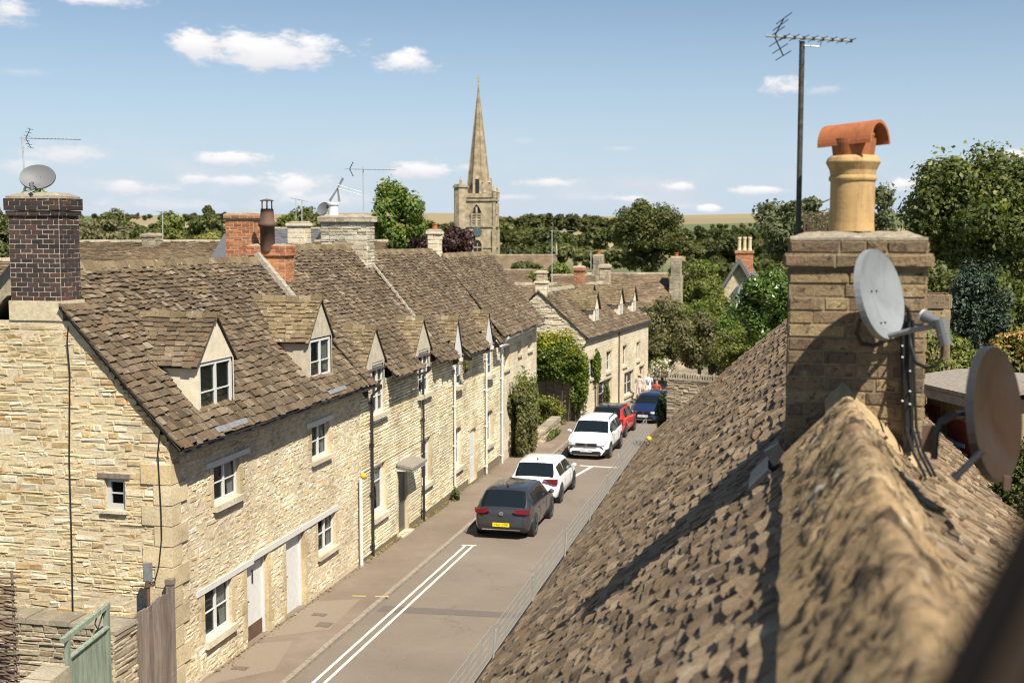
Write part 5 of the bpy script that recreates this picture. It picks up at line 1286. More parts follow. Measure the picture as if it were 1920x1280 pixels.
# ------------------------------------------------------------ other buildings
def gable_house(name, label, P0, ang, L, D, z0, ze, zr, wins=(), wall='far_stone', tile='far_tile', ex=(.32,.2), w=(.25,.5), ov=.2, seed=1, doors=(), group=None, real=False, cat='house', th=.03, ridge_=True):
    """P0 = front corner nearest; U along the front; N outward"""
    U = V((math.sin(ang), math.cos(ang), 0)); N = V((U.y, -U.x, 0)); P0 = V((P0[0], P0[1], 0))
    o = thing(name, label, cat, (P0.x, P0.y, z0), group); F = (V((P0.x,P0.y,z0)), U, N); Ht = ze-z0
    hs = [(a, b, c-z0, d-z0) for a, b, c, d in wins]
    mb = MB()
    if real: stones(mb, F, L, rows_of(0, Ht, (.12,.2), (), seed), None, hs, (.3,.6), (0,.01), .012, .01, seed, .003); 
    sheet(mb, F, L, Ht, hs, m=1 if real else 0); reveals(mb, F, hs, .2, 1 if real else 0)
    B = P0-N*D; q = lambda p, z: V((p.x, p.y, z)); P1 = P0+U*L; B1 = B+U*L; M0, M1 = (P0+B)/2, (P1+B1)/2
    k = 0
    if real:
        GFr = (q(B, z0), N, -U); pk = (zr-ze)/(D/2)
        pf = lambda v: (0, D) if v < Ht else ((v-Ht)/pk, D-(v-Ht)/pk)
        stones(mb, GFr, D, rows_of(0, zr-z0-.1, (.08,.17), (), seed+3), pf, (), (.12,.45), (0,.04), .014, .014, seed+3, .012)
        sheet(mb, GFr, D, Ht, (), (D/2, zr-z0), 1)
    else: mb.add([q(B,z0),q(P0,z0),q(P0,ze),q(M0,zr),q(B,ze)], [(0,1,2,3,4)], k)
    mb.add([q(B1,z0),q(P1,z0),q(P1,ze),q(M1,zr),q(B1,ze)], [(4,3,2,1,0)], k); mb.add([q(B,z0),q(B1,z0),q(B1,ze),q(B,ze)], [(0,1,2,3)], k)
    mb.build('wall', [wall, 'mortar_pale', 'quoin'], o)
    sl = (zr-ze)/(D/2); dz = ov*sl; r = MB(); e0, e1 = P0-U*ov*.6, P1+U*ov*.6; m0, m1 = M0-U*ov*.6, M1+U*ov*.6; f0, f1 = B-U*ov*.6, B1+U*ov*.6
    tiles(r, q(e0+N*ov, ze-dz+.04), q(e1+N*ov, ze-dz+.04), q(m1, zr+.04), q(m0, zr+.04), ex, w, th, seed)
    tiles(r, q(f1-N*ov, ze-dz+.04), q(f0-N*ov, ze-dz+.04), q(m0, zr+.04), q(m1, zr+.04), ex, w, th, seed+1)
    rf = r.build('roof', [tile, 'tile_shadow'], o)
    if ridge_: g = MB(); ridge(g, q(m0, zr+.07), q(m1, zr+.07), .2, .8, .04, .5, seed); g.build('ridge', 'cope_stone', rf)
    for h in hs: casement(o, F, h, .12, 2, (.5,), 'white_paint', (.05,.05,.12,.10), (.12,.12,.14,'sill_stone'), curt=False)
    return o, F
# the far cottage facing the bend
e0 = V((-10.05, 60.5)); ang = rad(6.7); Lb = 13.9
wn = [(.75,1.7,1.25,2.25),(4.0,5.0,1.25,2.35),(7.6,8.5,1.2,2.35),(10.9,11.7,1.2,2.3),(2.4,5.2,-.55,.85),(8.0,10.2,-.6,.75),(11.6,12.9,-.6,.75)]
b5, F5 = gable_house('cottage', 'far stone cottage at the bend with small dormers and a blank yellow stone side wall', e0, ang, Lb, 5.1, -1.3, 3.5, 5.75, wn, 'ashlar', 'stone_tile', (.24,.15), (.2,.4), .16, 401, real=True, th=.025)
for (u, c_) in ((3.3,'render'),(5.9,'render'),(8.6,'render'),(11.8,'render')):
    ds = 1.1 if u != 5.9 else .8
    O = F5[0]+F5[1]*u-F5[2]*.55; U, N = F5[1], F5[2]; zb, zt_, zp = 3.75, 4.75, 5.65
    if u == 5.9: O = O-N*.9; zb, zt_, zp = 4.75, 5.4, 5.9
    mb = MB(); q = lambda a, n, z: V((O.x, O.y, 0))+U*a+N*n+Z*z
    mb.add([q(0,0,zb),q(ds,0,zb),q(ds,0,zt_),q(ds/2,0,zp),q(0,0,zt_)], [(0,1,2,3,4)]); mb.quad(q(0,0,zb),q(0,-2.4,zb),q(0,-1.2,zt_),q(0,0,zt_)); mb.quad(q(ds,0,zb),q(ds,-2.4,zb),q(ds,-1.2,zt_),q(ds,0,zt_))
    dm = mb.build('dormer', 'render', b5); r = MB(); ov = .12
    tiles(r, q(-ov,-1.3,zt_-.1), q(-ov,.12,zt_-.1), q(ds/2,.12,zp+.03), q(ds/2,-2.3,zp+.03), (.18,.14), (.15,.3), .02, 410); tiles(r, q(ds+ov,.12,zt_-.1), q(ds+ov,-1.3,zt_-.1), q(ds/2,-2.3,zp+.03), q(ds/2,.12,zp+.03), (.18,.14), (.15,.3), .02, 411)
    r.build('dormer_roof', ['lichen_tile', 'tile_shadow'], dm)
    casement(b5, (q(0,.0,0), U, N), (ds*.2,ds*.8,zb+.12,zt_-.02), -.03, 2, (.5,), 'white_paint', None, None, curt=False, name='dormer_window', fw=.045, room=False)
mb = MB(); mb.tube([F5[0]+F5[1]*6.6+F5[2]*.06+Z*.3, F5[0]+F5[1]*6.6+F5[2]*.06+Z*4.7], .04, 8); mb.build('downpipe', 'brown_wood', b5)
O = F5[0]
mb = MB(); a = O+F5[2]*.14+Z*4.62; mb.tube([a-F5[1]*.2, a+F5[1]*(Lb+.1)], .06, 8); mb.build('gutter', 'rusty_mast', b5)
c = F5[0]+F5[1]*.35-F5[2]*2.5
stack(b5, c.x, c.y, .56, .6, 5.1, 6.2, 'ashlar', 'mortar_pale', 'stone', None, hr=.2, seed=421, corb=[(0,.1,.06)]); stack(b5, c.x, c.y, .5, .5, 6.28, 6.7, 'wall_rubble', 'mortar_pale', 'stone', (.08,.05), hr=.12, seed=423, corb=[(0,.08,.06)])
c = F5[0]+F5[1]*7.4-F5[2]*2.55
stack(b5, c.x, c.y, .56, .6, 5.3, 6.65, 'red_brick', 'mortar_brick', 'brick', (.1,.05), hr=.09, bond=.25, seed=425, corb=[(0,.18,.06)])
pot(b5.children[-1], (c.x, c.y, 6.9), .14, .22, 'cope_stone')
c = F5[0]+F5[1]*13.0-F5[2]*2.55
stack(b5, c.x, c.y, .6, .6, 5.3, 6.65, 'wall_rubble', 'mortar_pale', 'stone', (.1,.06), hr=.15, seed=427, corb=[(0,.15,.08)])

def back_house(name, label, xl, xr, yr, yb, d, D=5, skew=0, tile='far_tile', wall='far_stone', seed=1, zt=None, dr=None, w=(.25,.5), ex=(.3,.2), cat='house'):
    """house whose ridge runs across the view from pixel xl to xr at height yr; eaves at pixel yb"""
    a, b = at(xl, yr, d), at(xr, yr, dr or d); zr = (a.z+b.z)/2; U = (b-a); U.z = 0; L = U.length; U.normalize(); N = V((U.y, -U.x, 0))
    ang = math.atan2(U.x, U.y); e = at((xl+xr)/2, yb, d-D/2).z; P0 = a+N*D/2
    return gable_house(name, label, (P0.x, P0.y), ang, L, D, min(-1.5, zg(P0.x, P0.y)), e, zr, (), wall, tile, ex, w, .25, seed, cat=cat, ridge_=d < 140)
bh, _ = back_house('back_house', 'long low stone tiled roof behind the first cottage, with a small chimney on its ridge', 60, 440, 456, 505, 47, 6, seed=501, w=(.16,.32), ex=(.2,.13))
c = at(285, 455, 46.6); stack(bh, c.x, c.y, .56, .56, c.z-.6, c.z+.22, 'cope_stone', 'mortar_pale', 'stone', (.08,.03), hr=.2, seed=503, corb=[(0,.08,.04)])
back_house('back_house', 'stone tiled roof seen left of the black brick chimney', -200, 14, 492, 600, 33, 6, seed=505, w=(.2,.4), ex=(.22,.15))
mb = MB(); p = [at(383,505,38), at(420,438,40.5), at(424,505,36.5), at(428,440,40)]
mb.add([p[0],p[2],p[3],p[1]]+[q_-Z*.12 for q_ in (p[0],p[2],p[3],p[1])], [(0,1,2,3),(0,4,5,1),(4,7,6,5),(1,5,6,2),(3,2,6,7),(0,3,7,4)])
sl_ = thing('slate_lean_to', 'steep grey slate roof slope tight against the left of the red brick chimney', 'roof', p[0]); mb.build('slates', 'slate', sl_)
back_house('back_house', 'grey slate roof between the flue pot and the small stone stack', 512, 600, 431, 458, 58, 6, tile='slate', seed=509)
bh, _ = back_house('back_house', 'stone tiled roof peeping out right of the white stone chimney', 596, 722, 455, 480, 52, 6, seed=511)
c = at(561, 450, 54); o = thing('chimney_stack', 'square stone chimney between the flue pot and the white stone chimney', 'chimney', c); stack(o, c.x, c.y, .82, .7, c.z-3, at(561,424,54).z, 'ashlar', 'mortar_pale', 'stone', (.1,.05), hr=.22, seed=513, name='shaft', corb=[(0,.12,.07)])
back_house('back_house', 'small tiled roof touching the left side of the far cottage gable', 962, 1040, 534, 600, 75, 6, seed=515)
back_house('back_house', 'flat topped tiled roof below the church roof', 935, 1006, 507, 535, 118, 7, seed=517, tile='far_tile')
back_house('back_house', 'tiled roof behind the chimneys of the far cottage', 1036, 1112, 517, 560, 92, 7, seed=519)
bh, _ = back_house('back_house', 'long brown tiled roof right of the tapered chimney', 1104, 1248, 514, 575, 98, 8, seed=521)
def tapered(label, x0, x1, yt, yb, d, seed):
    c = at((x0+x1)/2, yb, d); zt = at((x0+x1)/2, yt, d).z; w = (x1-x0)/FPX*d*.9
    o = thing('chimney_stack', label, 'chimney', c); stack(o, c.x, c.y, w*1.1, w*1.1, c.z-3, c.z+(zt-c.z)*.45, 'cope_stone', 'mortar_pale', 'stone', None, hr=.3, seed=seed, name='base'); stack(o, c.x, c.y, w*.9, w*.9, c.z+(zt-c.z)*.45, zt, 'cope_stone', 'mortar_pale', 'stone', (.15,.02), hr=.3, seed=seed+1, name='shaft'); pot(o, (c.x,c.y,zt+.1), .17, .35)
tapered('tall tapered stone chimney in the middle of the far roofs', 1111, 1133, 480, 532, 94, 531); tapered('tall slim stone chimney standing alone among the trees', 1256, 1279, 484, 545, 96, 533)
# gabled house in the trees
P = at(1347, 548, 106.6); Q = at(1425, 548, 105.6); U = Q-P; U.z = 0; D = U.length; U.normalize(); back = V((-U.y, U.x, 0)); ze = P.z; zr = at(1386, 487, 106).z
gh = thing('gabled_house', 'stone gable with dark scalloped barge boards and three pale chimney pots among the trees', 'house', P)
mb = MB(); f = lambda p, z: V((p.x, p.y, z)); Pb, Qb = P+back*7, P+U*D+back*7; Q = P+U*D; M, Mb = (P+Q)/2, (Pb+Qb)/2
mb.add([f(P,-4),f(Q,-4),f(Q,ze),f(M,zr),f(P,ze)], [(0,1,2,3,4)]); mb.add([f(Pb,-4),f(P,-4),f(P,ze),f(Pb,ze)], [(0,1,2,3)]); mb.add([f(Q,-4),f(Qb,-4),f(Qb,ze),f(Q,ze)], [(0,1,2,3)]); mb.build('wall', 'far_stone', gh)
r = MB(); pp = P-U*.5-back*.5; qq = Q+U*.5-back*.5; mm = M-back*.5; zd = (zr-ze)/(D/2)*.5
tiles(r, f(Pb-U*.5, ze-zd), f(pp, ze-zd), f(mm, zr+.1), f(Mb, zr+.1), (.35,.25), (.3,.5), .03, 541); tiles(r, f(qq, ze-zd), f(Qb+U*.5, ze-zd), f(Mb, zr+.1), f(mm, zr+.1), (.35,.25), (.3,.5), .03, 542); r.build('roof', ['slate', 'slate'], gh)
g = MB()
for s, e in ((pp, mm), (qq, mm)):
    a, b = f(s, ze-zd-.02), f(e, zr+.08)
    for i in range(22):
        p0, p1 = a.lerp(b, i/22), a.lerp(b, (i+1)/22); g.add([p0, p1, p1-Z*.22, (p0+p1)/2-Z*.5, p0-Z*.22], [(0,1,2,3,4)])
        g.add([p0-back*.06, p1-back*.06, p1-back*.06-Z*.22, (p0+p1)/2-back*.06-Z*.5, p0-back*.06-Z*.22], [(4,3,2,1,0)])
g.build('barge_board', 'slate', gh)
c = M+back*1.2+U*.3; st_ = stack(gh, c.x, c.y, 1.5, .8, zr-1.2, zr+.55, 'red_brick', 'mortar_brick', 'brick', None, hr=.12, bond=.3, seed=543, corb=[(0,.25,.08)])
for k in (-1,0,1): pot(st_, (c.x+k*.46, c.y, zr+.8), .17, 1.2, 'buff_pot')
bay = MB(); c = at(1393, 556, 101); bay.lathe([(1.15,0),(.6,.8),(0,1.2)], c, 6); gb = bay.build('bay_roof', 'slate', gh); bay = MB(); bay.lathe([(1.0,-3),(1.0,0)], c, 6); bay.build('bay', 'white_paint', gh)
# little grey outhouse and rough walls past the bend
bo, _ = back_house('outhouse', 'small grey slate outhouse beyond the end of the far cottage', 1206, 1226, 650, 668, 88, 3, tile='slate', seed=545, cat='outhouse')
a, b = at(1216,690,84), at(1292,672,92); lowwall('garden_wall', 'pinkish rubble wall running uphill beyond the white blossom', (a.x,a.y), (b.x,b.y), .6, a.z-3, a.z+.1, b.z, seed=547, hr=(.15,.25))
a, b = at(1256,712,52.5), at(1420,716,50); z = at(1300,706,52).z
lowwall('garden_wall', 'tall stone wall with upright coping stones, right of the blue car', (a.x,a.y), (b.x,b.y), .5, -1.1, z-.12, z-.14, 'wall_rubble', seed=549)
mb = MB(); rnd = random.Random(9); U = (V((b.x,b.y,0))-V((a.x,a.y,0))); L = U.length; U.normalize(); u = 0
while u < L: mb.box(V((a.x,a.y,z-.0))+U*u+Z*rnd.uniform(-.02,.05), (.09,.42,.26), Matrix.Rotation(rnd.uniform(-.2,.2), 3, 'Y')); u += .12
o = [x for x in bpy.data.objects if x.get('label', '').startswith('tall stone wall')][0]; mb.build('upright_coping', 'cope_stone', o)
lowwall('garden_wall', 'square piece of rubble wall under the ivy, behind the small hedge', (-13.4,60.9), (-10.75,60.55), .45, -1.2, 1.72, 1.74, 'wall_rubble', seed=551)
lowwall('garden_wall', 'low broken wall edging the pavement beside the big shrub', (-11.0,51.5), (-10.95,57.2), .4, -1.2, -.35, -.2, 'wall_rubble', seed=553)

# ------------------------------------------------------------ church
def church():
    d = 262.; k = d/FPX; ang = rad(2); c = at(889, 440, d); cx, cy = c.x, c.y+4; zz = lambda y: CAM.z+(440-y)*k
    o = thing('church', 'church tower with a tall stone spire and a blue clock face', 'church', (cx, cy, zz(520)))
    R = Matrix.Rotation(ang+YAW-rad(7), 3, 'Z'); X, Y = R @ V((1,0,0)), R @ V((0,1,0)); w = 66*k; C0 = V((cx, cy, 0))
    P = lambda a, b, z: C0+X*a+Y*b+Z*z
    def blk(mb, a, b, z, m=0):
        vs = [P(i, j, q) for i in a for j in b for q in z]; mb.add(vs, [(0,1,3,2),(4,6,7,5),(0,4,5,1),(2,3,7,6),(0,2,6,4),(1,5,7,3)], m)
    h = w/2; mb = MB(); blk(mb, (-h,h), (-h,h), (zz(560),zz(376))); t = mb.build('tower', 'church_stone', o)
    mb = MB()
    for (y, e, hh) in ((426,.25,.35),(377,.3,.4),(465,.2,.3),(371,.1,.9)): blk(mb, (-h-e,h+e), (-h-e,h+e), (zz(y),zz(y)+hh))
    mb.build('string_course', 'church_stone', t)
    mb = MB(); e = .5
    for (a, b) in ((-h,-h),(h,-h),(h,h)):
        blk(mb, (a-e*.9,a+e*.9), (b-e*.9,b+e*.9), (zz(560),zz(430))); blk(mb, (a-e*.6,a+e*.6), (b-e*.6,b+e*.6), (zz(430),zz(380)))
    mb.build('buttress', 'church_stone', t)
    mb = MB(); tx = 1.15; cc = P(-h+.3,-h+.6,0); n8 = 8
    mb.lathe([(1.55,zz(560)),(1.55,zz(352)),(1.8,zz(352)),(1.8,zz(349)),(1.5,zz(349)),(1.5,zz(346)),(0,zz(345))], V((cc.x,cc.y,0)), 8); tu = mb.build('stair_turret', 'church_stone', o)
    mb = MB(); hs = 22.5*k; top = zz(157); z0 = zz(372)
    r = math.pi/8; b8 = [V((cx,cy,z0))+X*(hs*1.02*math.cos(r+i*math.pi/4)/math.cos(r))+Y*(hs*1.02*math.sin(r+i*math.pi/4)/math.cos(r)) for i in range(8)]; N_ = 26
    rings = [[p.lerp(V((cx,cy,top)), t_/N_) for p in b8] for t_ in range(N_)]
    for q in rings: mb.v += [tuple(p) for p in q]
    mb.v.append((cx,cy,top))
    for i in range(N_-1):
        for j in range(8): mb.f.append((i*8+j, i*8+(j+1)%8, (i+1)*8+(j+1)%8, (i+1)*8+j)); mb.m.append(0)
    for j in range(8): mb.f.append(((N_-1)*8+j, (N_-1)*8+(j+1)%8, N_*8)); mb.m.append(0)
    for p in b8: mb.tube([p, V((cx,cy,top))], [.16,.05], 4)
    sp = mb.build('spire', 'spire_stone', o)
    mb = MB(); mb.tube([(cx,cy,top-.2),(cx,cy,zz(140))], .07, 5); mb.lathe([(0,0),(.25,.2),(0,.4)], (cx,cy,zz(154)), 8); mb.tube([(cx-.4,cy,zz(147)),(cx+.4,cy,zz(147))], .05, 4); mb.build('weather_vane', 'gold', sp)
    for s in (-Y, X):      # lucarnes at the spire foot
        sx = s.cross(Z); b = V((cx,cy,0))+s*(hs*.98); mb = MB()
        for q in (-.7,.7): mb.box(b+sx*q+Z*(zz(351)), (.5,.5,4.2), R)
        mb.add([b+sx*-1.2+Z*zz(342)+s*.2, b+sx*1.2+Z*zz(342)+s*.2, b+Z*zz(328)-s*.4, b+sx*-1.2+Z*zz(342)-s*1.5, b+sx*1.2+Z*zz(342)-s*1.5], [(0,1,2),(1,4,2),(0,2,3)]); l = mb.build('lucarne', 'church_stone', o)
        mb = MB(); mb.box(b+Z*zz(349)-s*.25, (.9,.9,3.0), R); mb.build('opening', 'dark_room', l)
    for (a, b, y0, y1, r_) in ((-h+.3,-h+.6,346,332,.28),(h,-h,372,346,.45),(h*.45,-h*.9,372,350,.35),(h,h,372,346,.45),(-h,h,372,346,.45),(-hs/k*k*.98,-hs*.6,372,350,.3)):
        q = P(a,b,0); mb = MB(); mb.lathe([(r_,zz(y0)),(r_,zz(y0)+(zz(y1)-zz(y0))*.45),(r_*1.3,zz(y0)+(zz(y1)-zz(y0))*.47),(0.03,zz(y1))], V((q.x,q.y,0)), 6); mb.build('pinnacle', 'church_stone', o)
    # belfry windows on front and right faces
    for s, off in ((-Y, 0), (X, 0)):
        sx = Z.cross(s)*1; b = C0+s*(h+.04); 
        w_ = MB(); zc0, zc1 = zz(424), zz(402)
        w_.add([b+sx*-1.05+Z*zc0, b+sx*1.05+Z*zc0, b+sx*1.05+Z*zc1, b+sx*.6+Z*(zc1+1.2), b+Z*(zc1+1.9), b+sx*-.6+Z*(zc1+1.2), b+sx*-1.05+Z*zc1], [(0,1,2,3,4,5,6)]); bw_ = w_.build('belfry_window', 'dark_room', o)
        g = MB(); F = (b, sx, s)
        for u in (-1.1,0,1.1): g.fbox(F, (u-.2,u+.2), (zc0-.1,zc1+(.3 if u else 1.6)), (0,.28))
        for i in range(5):
            z = zc0+.2+i*.55; g.fbox(F, (-1.05,1.05), (z,z+.34), (.0,.18))
        g.tube([b+sx*-1.35+Z*zc1+s*.2, b+sx*-.7+Z*(zc1+1.5)+s*.2, b+Z*(zc1+2.3)+s*.2, b+sx*.7+Z*(zc1+1.5)+s*.2, b+sx*1.35+Z*zc1+s*.2], .16, 5); g.build('louvre', 'church_stone', bw_)
    b = C0-Y*(h+.05)+X*.15; F = (b, X, -Y); ck = b+Z*zz(434)
    mb = MB(); Rk = Matrix((X, Z, -Y)).transposed(); mb.lathe([(0,.12),(1.02,.12),(1.02,0)], ck, 32, R=Rk); cl = mb.build('clock_face', 'clock_blue', o)
    mb = MB()
    for i in range(12):
        a = i*math.pi/6; mb.tube([ck-Y*.15+X*(.72*math.sin(a))+Z*(.72*math.cos(a)), ck-Y*.15+X*(.94*math.sin(a))+Z*(.94*math.cos(a))], .05, 4)
    for a, l in ((rad(0),.8),(rad(-5),.62)): mb.tube([ck-Y*.16, ck-Y*.16+X*(l*math.sin(a))+Z*(l*math.cos(a))], .05, 4)
    mb.build('clock_hands', 'gold', cl)
    mb = MB(); zb = zz(478); q = lambda u, v: b+X*u+Z*v-Y*.03
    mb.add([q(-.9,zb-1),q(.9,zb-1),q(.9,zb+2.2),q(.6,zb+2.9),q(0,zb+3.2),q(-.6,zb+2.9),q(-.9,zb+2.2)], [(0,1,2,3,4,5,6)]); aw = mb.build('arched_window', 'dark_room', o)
    mb = MB(); mb.tube([q(-1.05,zb-1),q(-1.05,zb+2.2),q(-.7,zb+3.05),q(0,zb+3.45),q(.7,zb+3.05),q(1.05,zb+2.2),q(1.05,zb-1)], .2, 6); mb.tube([q(0,zb-1),q(0,zb+2.6)], .12, 5); mb.build('arch', 'church_stone', aw)
    # nave roof to the right
    a, b2 = at(925,479,236), at(1043,480,238); U = b2-a; U.z = 0; L = U.length; U.normalize(); N = V((U.y,-U.x,0)); z = a.z; z2 = at(980,510,233).z
    mb = MB(); g = lambda p, zq: V((p.x,p.y,zq)); e1, e2 = a+N*4, a+U*L+N*4; bb1, bb2 = a-N*4, a+U*L-N*4; r2 = a+U*L
    mb.add([g(e1,z2),g(e2,z2),g(r2,z),g(a,z)], [(0,1,2,3)]); mb.add([g(bb1,z2),g(bb2,z2),g(r2,z),g(a,z)], [(3,2,1,0)]); nr = mb.build('nave_roof', 'far_tile', o)
    mb = MB(); mb.add([g(e1,-12),g(e2,-12),g(e2,z2),g(e1,z2)], [(0,1,2,3)]); mb.add([g(e2,-12),g(bb2,-12),g(bb2,z2),g(r2,z),g(e2,z2)], [(0,1,2,3,4)]); mb.build('nave_wall', 'church_stone', o)
    mb = MB(); mb.tube([r2+Z*.1, r2+Z*2.4], [.3,.1], 5); mb.tube([a+Z*.1, r2+Z*.1], .18, 4); mb.build('gable_cross', 'church_stone', nr)
church()
# ------------------------------------------------------------ trees and plants
def leaves(n, pick, size, seed, up=.3, quad=True):
    """n leaf clumps; pick(rnd)->(point, outward dir)"""
    rnd = random.Random(seed); mb = MB(); v, f = mb.v, mb.f
    for _ in range(n):
        p, d = pick(rnd); nn = (d+V((rnd.gauss(0,.6), rnd.gauss(0,.6), rnd.gauss(up,.6)))).normalized()
        a = nn.orthogonal().normalized(); b = nn.cross(a); t = rnd.uniform(0, 6.28); a, b = a*math.cos(t)+b*math.sin(t), b*math.cos(t)-a*math.sin(t)
        s = size*rnd.uniform(.55, 1.3); w = s*rnd.uniform(.45, .8); k = len(v); fold = nn*(s*.22)
        v += [tuple(p-a*s), tuple(p+b*w-fold*rnd.random()), tuple(p+a*s*rnd.uniform(.8,1.1)), tuple(p-b*w-fold*rnd.random())]
        f.append((k, k+1, k+2, k+3)); mb.m.append(0)
    return mb
def crown_pick(C, rx, rz, seed, nb=26, br=.42, top=1.0, hollow=.55, shape='round'):
    rnd = random.Random(seed*7+1); blobs = []
    for i in range(nb):
        while True:
            q = V((rnd.uniform(-1,1), rnd.uniform(-1,1), rnd.uniform(-1,1)))
            if .30 < q.length < .95: break
        if shape == 'cone': h = (q.z+1)/2; q = V((q.x*(1.05-h), q.y*(1.05-h), q.z))
        if shape == 'box': q = V((max(-.8,min(.8,q.x*1.4)), max(-.8,min(.8,q.y*1.4)), max(-.8,min(.8,q.z*1.4))))
        r = br*rnd.uniform(.6, 1.25)*(1 if shape != 'cone' else .7); blobs.append((V((q.x*rx*.78, q.y*rx*.78, q.z*rz*.80)), r))
    def pick(r):
        c, b = blobs[r.randrange(len(blobs))]
        d = V((r.gauss(0,1), r.gauss(0,1), r.gauss(0,1))).normalized(); k = b*(hollow+(1-hollow)*r.random()**.6)
        return C+c+V((d.x*rx*k, d.y*rx*k, d.z*rz*k*.85)), d
    return pick
def tree(label, px, yt, yb, wpx, d, mat, n=5000, size=None, name='tree', seed=1, nb=26, br=.42, shape='round', gz=None, cat='tree', trunk=True, dx=0, group=None, hollow=.55, extra=None):
    top, bot = at(px, yt, d), at(px, yb, d); rx = wpx/2/FPX*d; rz = max(.3, (top.z-bot.z)/2); C = (top+bot)/2
    g = gz if gz is not None else min(zg(C.x, C.y), bot.z-.4)
    root = thing(name, label, cat, (C.x, C.y, g), group)
    mb = leaves(n, crown_pick(C, rx, rz, seed, nb, br, shape=shape, hollow=hollow), size or rx*.06, seed)
    mb.build('crown', mat, root)
    if extra:
        m2, n2 = extra; e = leaves(n2, crown_pick(C+Z*rz*.1, rx*1.02, rz*1.0, seed, nb, br, shape=shape, hollow=.85), (size or rx*.06), seed+3); e.build('crown_highlights', m2, root)
    if trunk:
        t = MB(); rt = max(.05, rx*.07); b = V((C.x, C.y, g-.3)); t.tube([b, V((C.x+rt, C.y, (g+bot.z)/2)), C+V((0,0,-rz*.3)), C+Z*rz*.4], [rt*1.3, rt, rt*.7, rt*.25], 8); rnd = random.Random(seed)
        for i in range(9):
            a = rnd.uniform(0, 6.28); s = C+Z*rnd.uniform(-rz*.8, rz*.3); e = s+V((math.cos(a)*rx*.75, math.sin(a)*rx*.75, rz*rnd.uniform(.15,.5))); m = s.lerp(e, .5)+Z*rz*.05
            t.tube([s, m, e], [rt*.5, rt*.33, rt*.1], 5, cap=False)
        t.build('trunk', 'bark', root)
    return root
T = tree
T('bright green leafy tree behind the white stone chimney', 742, 336, 482, 122, 72, 'leaf_walnut', 9000, .13, seed=3, nb=34, br=.33, extra=('leaf_yellow', 900))
T('dark purple tree left of the slim chimney', 778, 428, 490, 84, 90, 'leaf_purple', 5000, .13, seed=5)
T('dark purple tree in front of the church tower', 852, 416, 492, 84, 96, 'leaf_purple', 5200, .14, seed=6)
T('big dark broad tree rising over the wood, right of the church', 1216, 356, 525, 156, 190, 'leaf_mid', 26000, .24, seed=8, nb=90, br=.24, hollow=.3)
T('huge rounded yellow green tree at the right edge', 1845, 228, 600, 330, 62, 'leaf_oak', 38000, .14, seed=9, nb=120, br=.25, hollow=.5, extra=('leaf_yellow', 1500))
T('thin leaved tree behind the aerial pole', 1495, 352, 500, 190, 118, 'leaf_willow', 8000, .24, seed=11, nb=34, br=.33, hollow=.3)
T('sparse grey green tree right of the clay chimney pot', 1652, 340, 470, 84, 100, 'leaf_willow', 2600, .17, seed=12, nb=20, hollow=.2)
T('blue green conifer in front of the big tree', 1832, 478, 700, 150, 28, 'leaf_conifer', 16000, .045, seed=14, nb=60, br=.30, hollow=.3)
T('orange tinged shrub at the right edge', 1908, 596, 720, 100, 24, 'leaf_hedge', 4000, .05, seed=15, name='shrub', cat='shrub', extra=('leaf_orange', 700))
T('leafy hedge shrub above the shed roof', 1800, 632, 740, 130, 22, 'leaf_hedge', 5000, .045, seed=16, name='shrub', cat='shrub', gz=2)
T('glossy green laurel left of the near chimney', 1440, 494, 660, 150, 46, 'leaf_laurel', 15000, .075, seed=17, nb=56, br=.3)
T('tree left of the black brick chimney', 8, 368, 520, 60, 62, 'leaf_mid', 4500, .14, seed=18)
T('tree tops showing over the black brick chimney', 82, 340, 460, 96, 66, 'leaf_walnut', 4500, .13, seed=19)
T('dark round hedgerow tree on the left skyline', 214, 388, 452, 66, 300, 'leaf_mid', 3500, .5, seed=20)
T('yellow green tree above the long back roof', 322, 398, 470, 66, 150, 'leaf_hedge', 4000, .26, seed=21)
T('taller dark tree on the left horizon', 390, 385, 412, 20, 900, 'leaf_wood', 900, 1.4, seed=22)
T('dark trees left of the red brick chimney', 385, 402, 470, 80, 230, 'leaf_mid', 4200, .42, seed=23)
T('golden green bush beside the red brick chimney', 395, 436, 480, 66, 90, 'leaf_yellow', 3000, .16, seed=24, name='shrub', cat='shrub')
T('mixed green bushes above the long back roof, left of the yellow green tree', 255, 415, 480, 110, 135, 'leaf_mid', 5200, .2, seed=87)
T('olive bushes behind the back roof', 190, 408, 476, 150, 120, 'leaf_olive', 5200, .24, seed=25)
T('pale green tree behind the flue pot', 540, 396, 470, 48, 110, 'leaf_hedge', 2400, .2, seed=26)
T('dark tree between the small aerials', 580, 388, 480, 84, 170, 'leaf_mid', 3800, .32, seed=27)
T('bright shrub in front of the church nave', 1040, 488, 552, 92, 106, 'leaf_hedge', 5000, .2, seed=28, name='shrub', cat='shrub')
T('low shrub against the nave wall', 985, 489, 515, 60, 200, 'leaf_mid', 2200, .35, seed=29, name='shrub', cat='shrub')
